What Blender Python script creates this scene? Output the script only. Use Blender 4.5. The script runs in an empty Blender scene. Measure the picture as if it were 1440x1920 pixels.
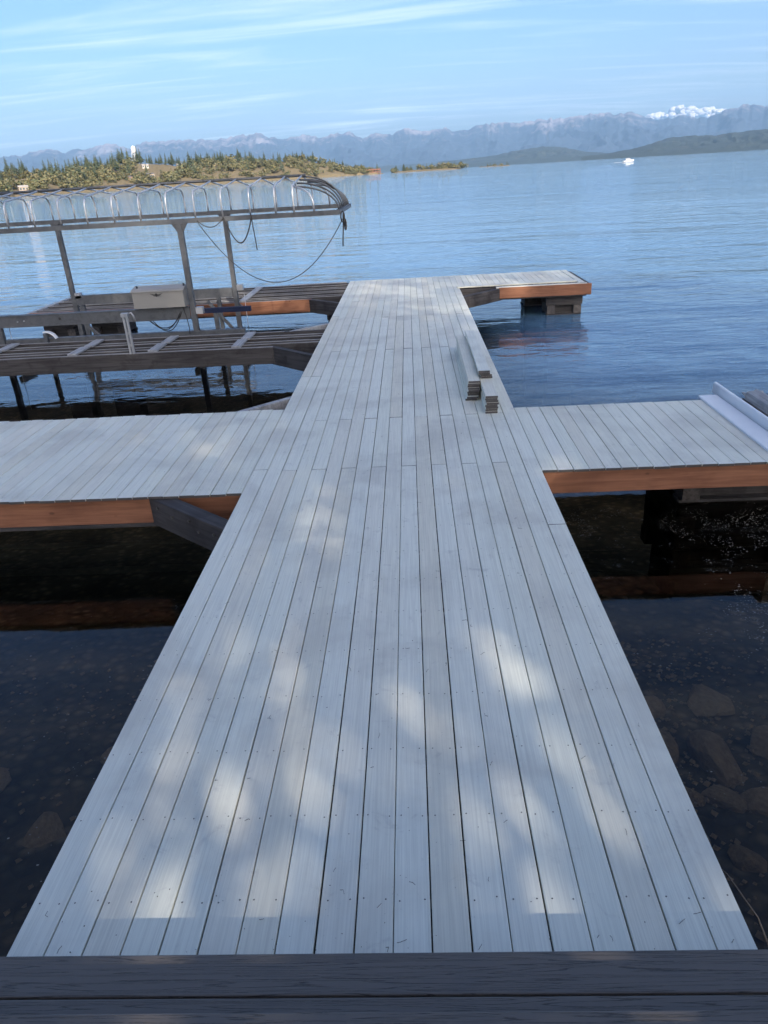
import bpy, math, random
import numpy as np
from mathutils import Vector, Matrix

random.seed(7); rng = np.random.default_rng(11)
SC = bpy.context.scene
COL = SC.collection

# ------------------------------------------------------------------ camera
# world: z = 0 is the deck surface, +Y runs out along the dock, the camera stands above the origin
F_PX, W_PX, H_PX = 1331.0, 1440.0, 1920.0
RM = np.array([[0.9981634, -0.03591859, -0.04878191],
               [0.02842276, -0.43344705, 0.90073071],
               [-0.05349736, -0.90046294, -0.43163007]])
CAM_Z = 2.58
WATER = -0.72
cam_d = bpy.data.cameras.new('camera'); cam = bpy.data.objects.new('camera', cam_d); COL.objects.link(cam)
cam_d.sensor_fit = 'VERTICAL'; cam_d.sensor_height = 24.0; cam_d.lens = F_PX / H_PX * 24.0
cam_d.clip_start = 0.05; cam_d.clip_end = 200000.0
m = Matrix.Identity(4)
for i in range(3):
    m[i][0] = RM[i, 0]; m[i][1] = -RM[i, 1]; m[i][2] = -RM[i, 2]
m[2][3] = CAM_Z
cam.matrix_world = m
SC.camera = cam

def bearing(px, py):
    """bearing (from +Y, clockwise) and slope of the sight line through a photo pixel"""
    r = RM @ np.array([px - 720.0, py - 960.0, F_PX])
    return math.atan2(r[0], r[1]), r[2] / math.hypot(r[0], r[1])

def far_point(px, py, dist):
    a, t = bearing(px, py)
    return Vector((math.sin(a) * dist, math.cos(a) * dist, CAM_Z + t * dist))

# ------------------------------------------------------------------ sky, sun, exposure
SUN_EL, SUN_AZ = math.radians(32), math.radians(20)      # sun stands behind the camera, a little to the right
SUN = Vector((math.sin(SUN_AZ) * math.cos(SUN_EL), -math.cos(SUN_AZ) * math.cos(SUN_EL), math.sin(SUN_EL)))
world = bpy.data.worlds.new('World'); SC.world = world; world.use_nodes = True
wn, wl = world.node_tree.nodes, world.node_tree.links
wn.clear()
w_out = wn.new('ShaderNodeOutputWorld'); w_bg = wn.new('ShaderNodeBackground')
w_bg.inputs['Strength'].default_value = 0.112
sky = wn.new('ShaderNodeTexSky'); sky.sky_type = 'NISHITA'; sky.sun_disc = False
sky.sun_elevation = SUN_EL; sky.sun_rotation = math.pi - SUN_AZ
sky.air_density = 0.8; sky.dust_density = 4.6; sky.ozone_density = 3.0; sky.altitude = 0
# thin cirrus: noise on the plane of a high cloud layer
w_tc = wn.new('ShaderNodeTexCoord'); w_sep = wn.new('ShaderNodeSeparateXYZ')
wl.new(w_tc.outputs['Generated'], w_sep.inputs[0])
def wmath(op, a, b=None):
    n = wn.new('ShaderNodeMath'); n.operation = op
    for i, v in enumerate((a, b)):
        if v is None: continue
        if isinstance(v, (int, float)): n.inputs[i].default_value = v
        else: wl.new(v, n.inputs[i])
    return n.outputs[0]
w_z = wmath('ADD', wmath('MAXIMUM', w_sep.outputs['Z'], 0.0), 0.10)
w_cmb = wn.new('ShaderNodeCombineXYZ')
wl.new(wmath('DIVIDE', w_sep.outputs['X'], w_z), w_cmb.inputs[0]); wl.new(wmath('DIVIDE', w_sep.outputs['Y'], w_z), w_cmb.inputs[1])
def wnoise(scale, sx, sy, rot, detail, dist, off):
    mp = wn.new('ShaderNodeMapping'); mp.inputs['Scale'].default_value = (sx, sy, 1); mp.inputs['Rotation'].default_value = (0, 0, rot)
    mp.inputs['Location'].default_value = (off, off * 0.7, 0)
    wl.new(w_cmb.outputs[0], mp.inputs[0])
    n = wn.new('ShaderNodeTexNoise'); n.inputs['Scale'].default_value = scale; n.inputs['Detail'].default_value = detail
    n.inputs['Roughness'].default_value = 0.6; n.inputs['Distortion'].default_value = dist
    wl.new(mp.outputs[0], n.inputs['Vector']); return n.outputs['Fac']
def wramp(fac, lo, hi):
    n = wn.new('ShaderNodeMapRange'); n.interpolation_type = 'SMOOTHSTEP'
    n.inputs['From Min'].default_value = lo; n.inputs['From Max'].default_value = hi
    wl.new(fac, n.inputs['Value']); return n.outputs['Result']
ci = wmath('MULTIPLY', wramp(wnoise(1.0, 0.42, 2.6, 0.22, 10, 0.9, 3.1), 0.46, 0.74), wramp(wnoise(0.45, 0.8, 1.3, 0.3, 4, 0.3, 8.3), 0.40, 0.60))
ci = wmath('ADD', ci, wmath('MULTIPLY', wramp(wnoise(2.2, 0.30, 2.4, 0.12, 8, 0.5, 5.7), 0.50, 0.80), 0.5))
ci = wmath('MINIMUM', wmath('MULTIPLY', ci, 0.40), 0.5)
w_mix = wn.new('ShaderNodeMix'); w_mix.data_type = 'RGBA'
wl.new(ci, w_mix.inputs['Factor']); w_hs = wn.new('ShaderNodeHueSaturation'); w_hs.inputs['Saturation'].default_value = 1.2; w_hs.inputs['Hue'].default_value = 0.504; wl.new(sky.outputs[0], w_hs.inputs['Color']); wl.new(w_hs.outputs[0], w_mix.inputs['A']); w_mix.inputs['B'].default_value = (4.6, 4.9, 5.2, 1)
wl.new(w_mix.outputs['Result'], w_bg.inputs['Color']); wl.new(w_bg.outputs[0], w_out.inputs['Surface'])

sun_d = bpy.data.lights.new('sun', 'SUN'); sun_o = bpy.data.objects.new('sun', sun_d); COL.objects.link(sun_o)
sun_d.energy = 3.3; sun_d.angle = math.radians(0.53); sun_d.color = (1.0, 0.90, 0.78)
sun_o.rotation_euler = SUN.to_track_quat('Z', 'Y').to_euler(); sun_o.location = (0, 0, 40)

SC.view_settings.view_transform = 'Standard'; SC.view_settings.look = 'None'
SC.view_settings.exposure = 1.33; SC.view_settings.gamma = 1.0; SC.view_settings.use_curve_mapping = False
SC.render.engine = 'CYCLES'
SC.cycles.use_denoising = True
SC.cycles.max_bounces = 8; SC.cycles.diffuse_bounces = 3; SC.cycles.glossy_bounces = 4
SC.cycles.transparent_max_bounces = 12; SC.cycles.volume_bounces = 0
SC.cycles.use_adaptive_sampling = True; SC.cycles.adaptive_threshold = 0.03
SC.cycles.caustics_reflective = False; SC.cycles.caustics_refractive = False
SC.cycles.sample_clamp_indirect = 4.0

# ------------------------------------------------------------------ helpers
class NT:
    """tiny wrapper for building a material node tree"""
    def __init__(s, name):
        s.m = bpy.data.materials.new(name); s.m.use_nodes = True
        s.t = s.m.node_tree; s.n = s.t.nodes; s.l = s.t.links
        s.b = s.n['Principled BSDF']; s.o = s.n['Material Output']
    def new(s, typ, **kw):
        n = s.n.new(typ)
        for k, v in kw.items(): setattr(n, k, v)
        return n
    def put(s, sock, v):
        if isinstance(v, bpy.types.NodeSocket): s.l.new(v, sock)
        else: sock.default_value = v
    def math(s, op, a, b=0.0, clamp=False):
        n = s.new('ShaderNodeMath', operation=op, use_clamp=clamp); s.put(n.inputs[0], a); s.put(n.inputs[1], b); return n.outputs[0]
    def coords(s, kind='Object', scale=(1, 1, 1), rand=0.0, rot=(0, 0, 0)):
        tc = s.new('ShaderNodeTexCoord'); v = tc.outputs[kind]
        if rand:
            oi = s.new('ShaderNodeObjectInfo'); a = s.new('ShaderNodeVectorMath', operation='ADD')
            k = s.new('ShaderNodeVectorMath', operation='SCALE'); cb = s.new('ShaderNodeCombineXYZ')
            s.l.new(oi.outputs['Random'], cb.inputs[0]); s.l.new(oi.outputs['Random'], cb.inputs[1]); s.l.new(oi.outputs['Random'], cb.inputs[2])
            s.l.new(cb.outputs[0], k.inputs[0]); k.inputs['Scale'].default_value = rand
            s.l.new(v, a.inputs[0]); s.l.new(k.outputs[0], a.inputs[1]); v = a.outputs[0]
        mp = s.new('ShaderNodeMapping'); mp.inputs['Scale'].default_value = scale; mp.inputs['Rotation'].default_value = rot
        s.l.new(v, mp.inputs[0]); return mp.outputs[0]
    def noise(s, vec, scale=1.0, detail=4.0, rough=0.55, dist=0.0):
        n = s.new('ShaderNodeTexNoise'); s.put(n.inputs['Vector'], vec); n.inputs['Scale'].default_value = scale
        n.inputs['Detail'].default_value = detail; n.inputs['Roughness'].default_value = rough; n.inputs['Distortion'].default_value = dist
        return n.outputs['Fac']
    def rng(s, fac, lo, hi, a=0.0, b=1.0):
        n = s.new('ShaderNodeMapRange', interpolation_type='SMOOTHSTEP'); s.put(n.inputs['Value'], fac)
        n.inputs['From Min'].default_value = lo; n.inputs['From Max'].default_value = hi
        n.inputs['To Min'].default_value = a; n.inputs['To Max'].default_value = b; return n.outputs['Result']
    def mix(s, f, a, b, blend='MIX'):
        n = s.new('ShaderNodeMix', data_type='RGBA', blend_type=blend); s.put(n.inputs['Factor'], f)
        for k, v in (('A', a), ('B', b)):
            if isinstance(v, tuple) and len(v) == 3: v = v + (1,)
            s.put(n.inputs[k], v)
        return n.outputs['Result']
    def bump(s, h, strength=0.3, dist=0.01, normal=None):
        n = s.new('ShaderNodeBump'); s.put(n.inputs['Height'], h); s.put(n.inputs['Strength'], strength); n.inputs['Distance'].default_value = dist
        if normal is not None: s.l.new(normal, n.inputs['Normal'])
        return n.outputs['Normal']
    def done(s, color=None, rough=0.6, metal=0.0, normal=None, spec=0.5):
        if color is not None:
            if isinstance(color, tuple) and len(color) == 3: color = color + (1,)
            s.put(s.b.inputs['Base Color'], color)
        s.put(s.b.inputs['Roughness'], rough); s.b.inputs['Metallic'].default_value = metal
        s.b.inputs['Specular IOR Level'].default_value = spec
        if normal is not None: s.l.new(normal, s.b.inputs['Normal'])
        return s.m

class MB:
    def __init__(s): s.v = []; s.f = []
    def add(s, verts, faces):
        k = len(s.v); s.v += [tuple(p) for p in verts]; s.f += [tuple(i + k for i in f) for f in faces]; return s
    def box(s, a, b):
        (x0, y0, z0), (x1, y1, z1) = a, b
        return s.add([(x0,y0,z0),(x1,y0,z0),(x1,y1,z0),(x0,y1,z0),(x0,y0,z1),(x1,y0,z1),(x1,y1,z1),(x0,y1,z1)],
                     [(3,2,1,0),(4,5,6,7),(0,1,5,4),(1,2,6,5),(2,3,7,6),(3,0,4,7)])
    def bar(s, p, q, w, h, up=(0, 0, 1)):
        """rectangular bar from p to q, w across and h along up, centred on the line"""
        p, q = Vector(p), Vector(q); d = (q - p).normalized(); u = Vector(up)
        x = d.cross(u).normalized(); u = x.cross(d).normalized(); x *= w / 2; u *= h / 2
        vs = [c + sx * x + su * u for c in (p, q) for sx, su in ((-1,-1),(1,-1),(1,1),(-1,1))]
        return s.add(vs, [(0,1,2,3),(7,6,5,4),(0,4,5,1),(1,5,6,2),(2,6,7,3),(3,7,4,0)])
    def tube(s, pts, r, n=8, taper=None, cap=True):
        pts = [Vector(p) for p in pts]; k = len(s.v); N = len(pts)
        prev = None
        for i, p in enumerate(pts):
            d = (pts[min(i+1, N-1)] - pts[max(i-1, 0)]).normalized()
            if prev is None: prev = d.orthogonal().normalized()
            x = (prev - d * prev.dot(d))
            x = x.normalized() if x.length > 1e-6 else d.orthogonal().normalized()
            prev = x; y = d.cross(x); rr = r if taper is None else r + (taper - r) * i / (N - 1)
            for j in range(n):
                a = 2 * math.pi * j / n; s.v.append(tuple(p + rr * (math.cos(a) * x + math.sin(a) * y)))
        for i in range(N - 1):
            for j in range(n):
                a, b = k + i*n + j, k + i*n + (j+1) % n; s.f.append((a, b, b + n, a + n))
        if cap:
            s.f.append(tuple(k + j for j in reversed(range(n)))); s.f.append(tuple(k + (N-1)*n + j for j in range(n)))
        return s
    def prism(s, poly, axis, a, b):
        """poly: 2-D outline; axis 'x','y','z' is the extrusion direction from a to b"""
        def P(u, v, t): return {'x': (t, u, v), 'y': (u, t, v), 'z': (u, v, t)}[axis]
        n = len(poly); vs = [P(u, v, a) for u, v in poly] + [P(u, v, b) for u, v in poly]
        fs = [tuple(reversed(range(n))), tuple(range(n, 2*n))] + [(i, (i+1) % n, n + (i+1) % n, n + i) for i in range(n)]
        if axis == 'y': fs = [tuple(reversed(f)) for f in fs]
        return s.add(vs, fs)
    def mesh(s, name, smooth=False):
        me = bpy.data.meshes.new(name); me.from_pydata(s.v, [], s.f)
        if smooth: me.polygons.foreach_set('use_smooth', [True] * len(me.polygons))
        me.update(); return me
    def build(s, name, mat, parent=None, smooth=False, kind=None):
        return link(name, s.mesh(name, smooth), mat, parent, kind)

def link(name, me, mat=None, parent=None, kind=None):
    o = bpy.data.objects.new(name, me); COL.objects.link(o)
    if mat is not None and me is not None and not me.materials: me.materials.append(mat)
    if parent is not None: o.parent = parent
    if kind: o['kind'] = kind
    return o

def tag(o, label, cat, group=None):
    o['label'] = label; o['category'] = cat
    if group: o['group'] = group
    return o

def thing(name, label, cat, loc=(0, 0, 0), group=None):
    o = bpy.data.objects.new(name, None); COL.objects.link(o); o.location = loc; o.empty_display_size = 0.2
    return tag(o, label, cat, group)

def vnoise(x, seed=0):
    """1-D value noise on an array"""
    r = np.random.default_rng(seed).random(4096); i = np.floor(x).astype(int); f = x - i; f = f*f*(3-2*f)
    return r[i % 4096] * (1 - f) + r[(i + 1) % 4096] * f
def vnoise2(x, y, seed=0):
    r = np.random.default_rng(seed).random((256, 256)); i = np.floor(x).astype(int); j = np.floor(y).astype(int)
    fx = x - i; fy = y - j; fx = fx*fx*(3-2*fx); fy = fy*fy*(3-2*fy)
    g = lambda a, b: r[a % 256, b % 256]
    return (g(i,j)*(1-fx) + g(i+1,j)*fx)*(1-fy) + (g(i,j+1)*(1-fx) + g(i+1,j+1)*fx)*fy
def fbm2(x, y, seed=0, oct=5, gain=0.5):
    s = 0; a = 1; t = 0
    for k in range(oct):
        s = s + a * vnoise2(x * 2**k, y * 2**k, seed + k); t += a; a *= gain
    return s / t

def grid_mesh(name, P, smooth=True):
    """P: (n, m, 3) array of points"""
    n, mm = P.shape[:2]; idx = np.arange(n * mm).reshape(n, mm)
    f = np.stack([idx[:-1, :-1], idx[1:, :-1], idx[1:, 1:], idx[:-1, 1:]], -1).reshape(-1, 4)
    me = bpy.data.meshes.new(name); me.vertices.add(n * mm); me.vertices.foreach_set('co', P.reshape(-1).astype(np.float32))
    me.loops.add(f.size); me.loops.foreach_set('vertex_index', f.reshape(-1).astype(np.int32))
    me.polygons.add(len(f)); me.polygons.foreach_set('loop_start', np.arange(0, f.size, 4, dtype=np.int32))
    me.update(calc_edges=True); me.validate()
    me.polygons.foreach_set('use_smooth', [smooth] * len(me.polygons)); return me

def quads_mesh(name, Q):
    """Q: (n,4,3) loose quads"""
    n = len(Q); me = bpy.data.meshes.new(name); me.vertices.add(n * 4); me.vertices.foreach_set('co', Q.reshape(-1).astype(np.float32))
    me.loops.add(n * 4); me.loops.foreach_set('vertex_index', np.arange(n * 4, dtype=np.int32))
    me.polygons.add(n); me.polygons.foreach_set('loop_start', np.arange(0, n * 4, 4, dtype=np.int32))
    me.update(calc_edges=True); return me

# ------------------------------------------------------------------ materials
def m_deck():
    t = NT('grey composite decking')
    v = t.coords('Object', (1, 1, 1), rand=37.0)
    g = t.new('ShaderNodeMapping'); g.inputs['Scale'].default_value = (150, 2.2, 30); t.l.new(v, g.inputs[0])
    grain = t.noise(g.outputs[0], 1.0, 5, 0.65, 0.25)
    g2 = t.new('ShaderNodeMapping'); g2.inputs['Scale'].default_value = (38, 0.9, 10); t.l.new(v, g2.inputs[0])
    band = t.noise(g2.outputs[0], 1.0, 3, 0.5, 0.6)
    oi = t.new('ShaderNodeObjectInfo')
    rnd = oi.outputs['Random']
    r2 = t.math('FRACT', t.math('MULTIPLY', rnd, 17.31)); r3 = t.math('FRACT', t.math('MULTIPLY', rnd, 91.7))
    base = t.mix(t.rng(r2, 0.35, 0.8), (0.69, 0.70, 0.59), (0.67, 0.65, 0.53))
    base = t.mix(t.math('MULTIPLY', r3, 0.35), base, (0.76, 0.76, 0.69))
    col = t.mix(t.rng(grain, 0.32, 0.70, 0.0, 0.68), base, t.mix(1.0, base, (0.76, 0.76, 0.77), 'MULTIPLY'))
    col = t.mix(t.rng(band, 0.45, 0.8, 0.0, 0.35), col, t.mix(1.0, col, (0.80, 0.80, 0.80), 'MULTIPLY'))
    w = t.coords('Generated'); tc = t.new('ShaderNodeNewGeometry')
    stain = t.noise(tc.outputs['Position'], 1.1, 6, 0.6, 0.4)
    col = t.mix(t.rng(stain, 0.45, 0.68, 0.0, 0.50), col, (0.43, 0.415, 0.36))
    scuff = t.noise(tc.outputs['Position'], 6.0, 5, 0.7, 0.8)
    col = t.mix(t.rng(scuff, 0.58, 0.76, 0.0, 0.42), col, (0.30, 0.29, 0.28))
    spots = t.noise(tc.outputs['Position'], 85.0, 2, 0.6)
    col = t.mix(t.math('MULTIPLY', t.rng(spots, 0.70, 0.76), t.rng(stain, 0.42, 0.66)), col, (0.13, 0.125, 0.12))
    n = t.bump(grain, 0.35, 0.0012)
    return t.done(col, t.rng(grain, 0.2, 0.8, 0.50, 0.66), normal=n, spec=0.4)
def m_board_end(name, c):
    t = NT(name); v = t.coords('Object', (60, 60, 60), rand=9.0); n = t.noise(v, 1, 4)
    return t.done(t.mix(n, tuple(0.7 * k for k in c), tuple(1.3 * k for k in c)), 0.8)
def m_tread():
    t = NT('charcoal embossed composite'); v = t.coords('Object', (1, 1, 1), rand=5.0)
    g = t.new('ShaderNodeMapping'); g.inputs['Scale'].default_value = (0.7, 34, 8); t.l.new(v, g.inputs[0])
    warp = t.noise(g.outputs[0], 0.9, 2, 0.5, 0.4)
    wv = t.math('SINE', t.math('MULTIPLY', warp, 80.0))
    fine = t.noise(t.coords('Object', (30, 380, 40), rand=5.0), 1.0, 3, 0.6)
    groove = t.math('MULTIPLY', t.rng(wv, 0.70, 0.98), t.rng(fine, 0.35, 0.58))
    dust = t.noise(t.coords('Object', (3, 3, 3)), 2.0, 5)
    col = t.mix(groove, (0.125, 0.110, 0.096), (0.058, 0.052, 0.048))
    col = t.mix(t.rng(dust, 0.45, 0.75, 0, 0.30), col, (0.085, 0.085, 0.085))
    h = t.math('SUBTRACT', t.math('MULTIPLY', fine, 0.25), groove)
    return t.done(col, 0.55, normal=t.bump(h, 0.8, 0.0022), spec=0.45)
def m_timber(name, c0, c1, knots=True, rough=0.75, axis='x', dark=0.0):
    t = NT(name); sc = {'x': (1.3, 22, 22), 'y': (22, 1.3, 22)}[axis]
    v = t.coords('Object', (1, 1, 1), rand=23.0)
    g = t.new('ShaderNodeMapping'); g.inputs['Scale'].default_value = sc; t.l.new(v, g.inputs[0])
    gr = t.noise(g.outputs[0], 1.0, 6, 0.6, 0.9)
    big = t.noise(v, 1.6, 4, 0.6)
    col = t.mix(t.rng(gr, 0.3, 0.72), c0, c1)
    col = t.mix(t.rng(big, 0.42, 0.72, 0, 0.5), col, t.mix(1.0, col, (0.55, 0.52, 0.52), 'MULTIPLY'))
    if knots:
        vo = t.new('ShaderNodeTexVoronoi'); vo.inputs['Scale'].default_value = 2.6
        k = t.new('ShaderNodeMapping'); k.inputs['Scale'].default_value = (0.8, 1.6, 1.6); t.l.new(v, k.inputs[0]); t.l.new(k.outputs[0], vo.inputs['Vector'])
        col = t.mix(t.rng(vo.outputs['Distance'], 0.035, 0.075, 0.8, 0.0), col, tuple(0.35 * x for x in c0))
    if dark:
        st = t.noise(v, 3.2, 5, 0.65, 0.6); col = t.mix(t.rng(st, 0.5, 0.68, 0, dark), col, (0.02, 0.018, 0.018))
    return t.done(col, rough, normal=t.bump(gr, 0.4, 0.004), spec=0.3)
def m_metal(name, c, rough=0.38, metal=0.85, wear=(0.6, 0.6, 0.6)):
    t = NT(name); n = t.noise(t.coords('Object', (4, 4, 4), rand=13.0), 2.0, 6, 0.65)
    f = t.noise(t.coords('Object', (1, 1, 1), rand=3.0), 60.0, 2, 0.6)
    col = t.mix(t.rng(n, 0.4, 0.7, 0, 0.6), c, tuple(a * b for a, b in zip(c, wear)))
    return t.done(col, t.rng(n, 0.3, 0.7, rough - 0.08, rough + 0.18), metal, normal=t.bump(f, 0.08, 0.001))
def m_plain(name, c, rough=0.6, var=0.25, scale=6.0, metal=0.0, bump=0.0):
    t = NT(name); n = t.noise(t.coords('Object', (1, 1, 1), rand=11.0), scale, 5, 0.6)
    col = t.mix(n, tuple(k * (1 - var) for k in c), tuple(min(1, k * (1 + var)) for k in c))
    return t.done(col, rough, metal, normal=t.bump(n, bump, 0.02) if bump else None)
def m_leaf(name, c0, c1, trans=0.25):
    t = NT(name); g = t.new('ShaderNodeNewGeometry'); oi = t.new('ShaderNodeObjectInfo')
    f = t.math('FRACT', t.math('ADD', g.outputs['Random Per Island'], oi.outputs['Random']))
    col = t.mix(f, c0, c1); t.done(col, 0.7, spec=0.25)
    tr = t.new('ShaderNodeBsdfTranslucent'); t.l.new(col, tr.inputs['Color']); mx = t.new('ShaderNodeMixShader'); mx.inputs[0].default_value = trans
    t.l.new(t.b.outputs[0], mx.inputs[1]); t.l.new(tr.outputs[0], mx.inputs[2]); t.l.new(mx.outputs[0], t.o.inputs['Surface'])
    return t.m
def m_water():
    t = NT('lake water'); t.n.remove(t.b)
    ge = t.new('ShaderNodeNewGeometry'); P = ge.outputs['Position']
    sep = t.new('ShaderNodeSeparateXYZ'); t.l.new(P, sep.inputs[0]); y = sep.outputs['Y']
    def mapped(sx, sy, rot=0.0):
        mp = t.new('ShaderNodeMapping'); mp.inputs['Scale'].default_value = (sx, sy, 1); mp.inputs['Rotation'].default_value = (0, 0, rot); t.l.new(P, mp.inputs[0]); return mp.outputs[0]
    rip = t.noise(mapped(1.6, 3.4, 0.12), 1.0, 3, 0.5, 0.5)
    swl = t.noise(mapped(0.30, 0.85, -0.1), 1.0, 3, 0.5, 0.3)
    big = t.noise(mapped(0.03, 0.10, 0.05), 1.0, 4, 0.55)
    lane = t.noise(mapped(0.004, 0.02, 0.05), 1.0, 4, 0.6, 0.5)
    # sheltered between the docks, livelier out on the lake
    amp = t.math('ADD', t.rng(y, 6.0, 13.0, 0.03, 0.20), t.rng(y, 13.0, 32.0, 0.0, 0.62))
    amp = t.math('ADD', amp, t.math('MULTIPLY', t.rng(sep.outputs['X'], 0.8, 4.0), t.rng(y, 7.5, 11.0, 0.0, 0.25)))
    amp = t.math('MULTIPLY', amp, t.rng(lane, 0.3, 0.7, 0.65, 1.25))
    h = t.math('ADD', t.math('MULTIPLY', rip, 0.036), t.math('ADD', t.math('MULTIPLY', swl, 0.11), t.math('MULTIPLY', big, 0.42)))
    bn = t.bump(h, 1.0, 1.0); bnode = bn.node
    t.put(bnode.inputs['Strength'], amp)
    fr = t.new('ShaderNodeFresnel'); fr.inputs['IOR'].default_value = 1.37; t.l.new(bn, fr.inputs['Normal'])
    gl = t.new('ShaderNodeBsdfGlossy'); gl.inputs['Roughness'].default_value = 0.02; t.l.new(bn, gl.inputs['Normal'])
    gl.inputs['Color'].default_value = (1, 1, 1, 1)
    tr = t.new('ShaderNodeBsdfTransparent'); tr.inputs['Color'].default_value = (0.66, 0.61, 0.50, 1)
    body = t.new('ShaderNodeBsdfDiffuse'); body.inputs['Color'].default_value = (0.10, 0.20, 0.31, 1)
    mb_ = t.new('ShaderNodeMixShader'); t.l.new(t.math('MAXIMUM', t.rng(y, 13.0, 32.0, 0.0, 0.9), t.math('MULTIPLY', t.rng(sep.outputs['X'], 0.8, 3.5), t.rng(y, 8.0, 13.0, 0.0, 0.75))), mb_.inputs[0]); t.l.new(tr.outputs[0], mb_.inputs[1]); t.l.new(body.outputs[0], mb_.inputs[2])
    mx = t.new('ShaderNodeMixShader'); t.l.new(fr.outputs[0], mx.inputs[0]); t.l.new(mb_.outputs[0], mx.inputs[1]); t.l.new(gl.outputs[0], mx.inputs[2])
    t.l.new(mx.outputs[0], t.o.inputs['Surface']); return t.m
def m_bed():
    t = NT('lakebed'); P = t.new('ShaderNodeNewGeometry').outputs['Position']
    n = t.noise(P, 1.2, 7, 0.65, 0.5); v = t.new('ShaderNodeTexVoronoi'); v.inputs['Scale'].default_value = 7.0; t.l.new(P, v.inputs['Vector'])
    col = t.mix(t.rng(n, 0.35, 0.7), (0.10, 0.085, 0.062), (0.34, 0.27, 0.18))
    col = t.mix(t.rng(v.outputs['Distance'], 0.1, 0.5, 0.0, 0.6), col, (0.02, 0.02, 0.018))
    return t.done(col, 0.9, normal=t.bump(v.outputs['Distance'], 0.7, 0.05))
def m_mountain():
    t = NT('forested rock mountain'); ge = t.new('ShaderNodeNewGeometry'); P = ge.outputs['Position']
    sep = t.new('ShaderNodeSeparateXYZ'); t.l.new(P, sep.inputs[0]); z = sep.outputs['Z']
    mp = t.new('ShaderNodeMapping'); mp.inputs['Scale'].default_value = (0.0011, 0.0011, 0.0004); t.l.new(P, mp.inputs[0])
    n = t.noise(mp.outputs[0], 1.0, 8, 0.65, 0.4)
    mp2 = t.new('ShaderNodeMapping'); mp2.inputs['Scale'].default_value = (0.006, 0.002, 0.001); t.l.new(P, mp2.inputs[0])
    s2 = t.noise(mp2.outputs[0], 1.0, 6, 0.7, 0.6)
    hh = t.math('ADD', t.math('MULTIPLY', z, 1 / 1300.0), t.math('ADD', t.math('MULTIPLY', t.math('SUBTRACT', n, 0.5), 1.1), t.math('MULTIPLY', t.math('SUBTRACT', s2, 0.5), 0.9)))
    col = t.mix(t.rng(hh, 0.58, 0.92), (0.024, 0.034, 0.052), (0.17, 0.155, 0.17))
    return t.done(col, 0.9, spec=0.1)
def m_hill(name, c0, c1, sc=0.01):
    t = NT(name); P = t.new('ShaderNodeNewGeometry').outputs['Position']
    mp = t.new('ShaderNodeMapping'); mp.inputs['Scale'].default_value = (sc, sc, sc); t.l.new(P, mp.inputs[0])
    n = t.noise(mp.outputs[0], 1.0, 8, 0.68, 0.4)
    n2 = t.noise(mp.outputs[0], 14.0, 4, 0.6)
    col = t.mix(t.rng(n, 0.56, 0.74), c0, c1); col = t.mix(t.rng(n2, 0.4, 0.7, 0, 0.5), col, tuple(0.5 * k for k in c0))
    return t.done(col, 0.9, spec=0.1)

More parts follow.
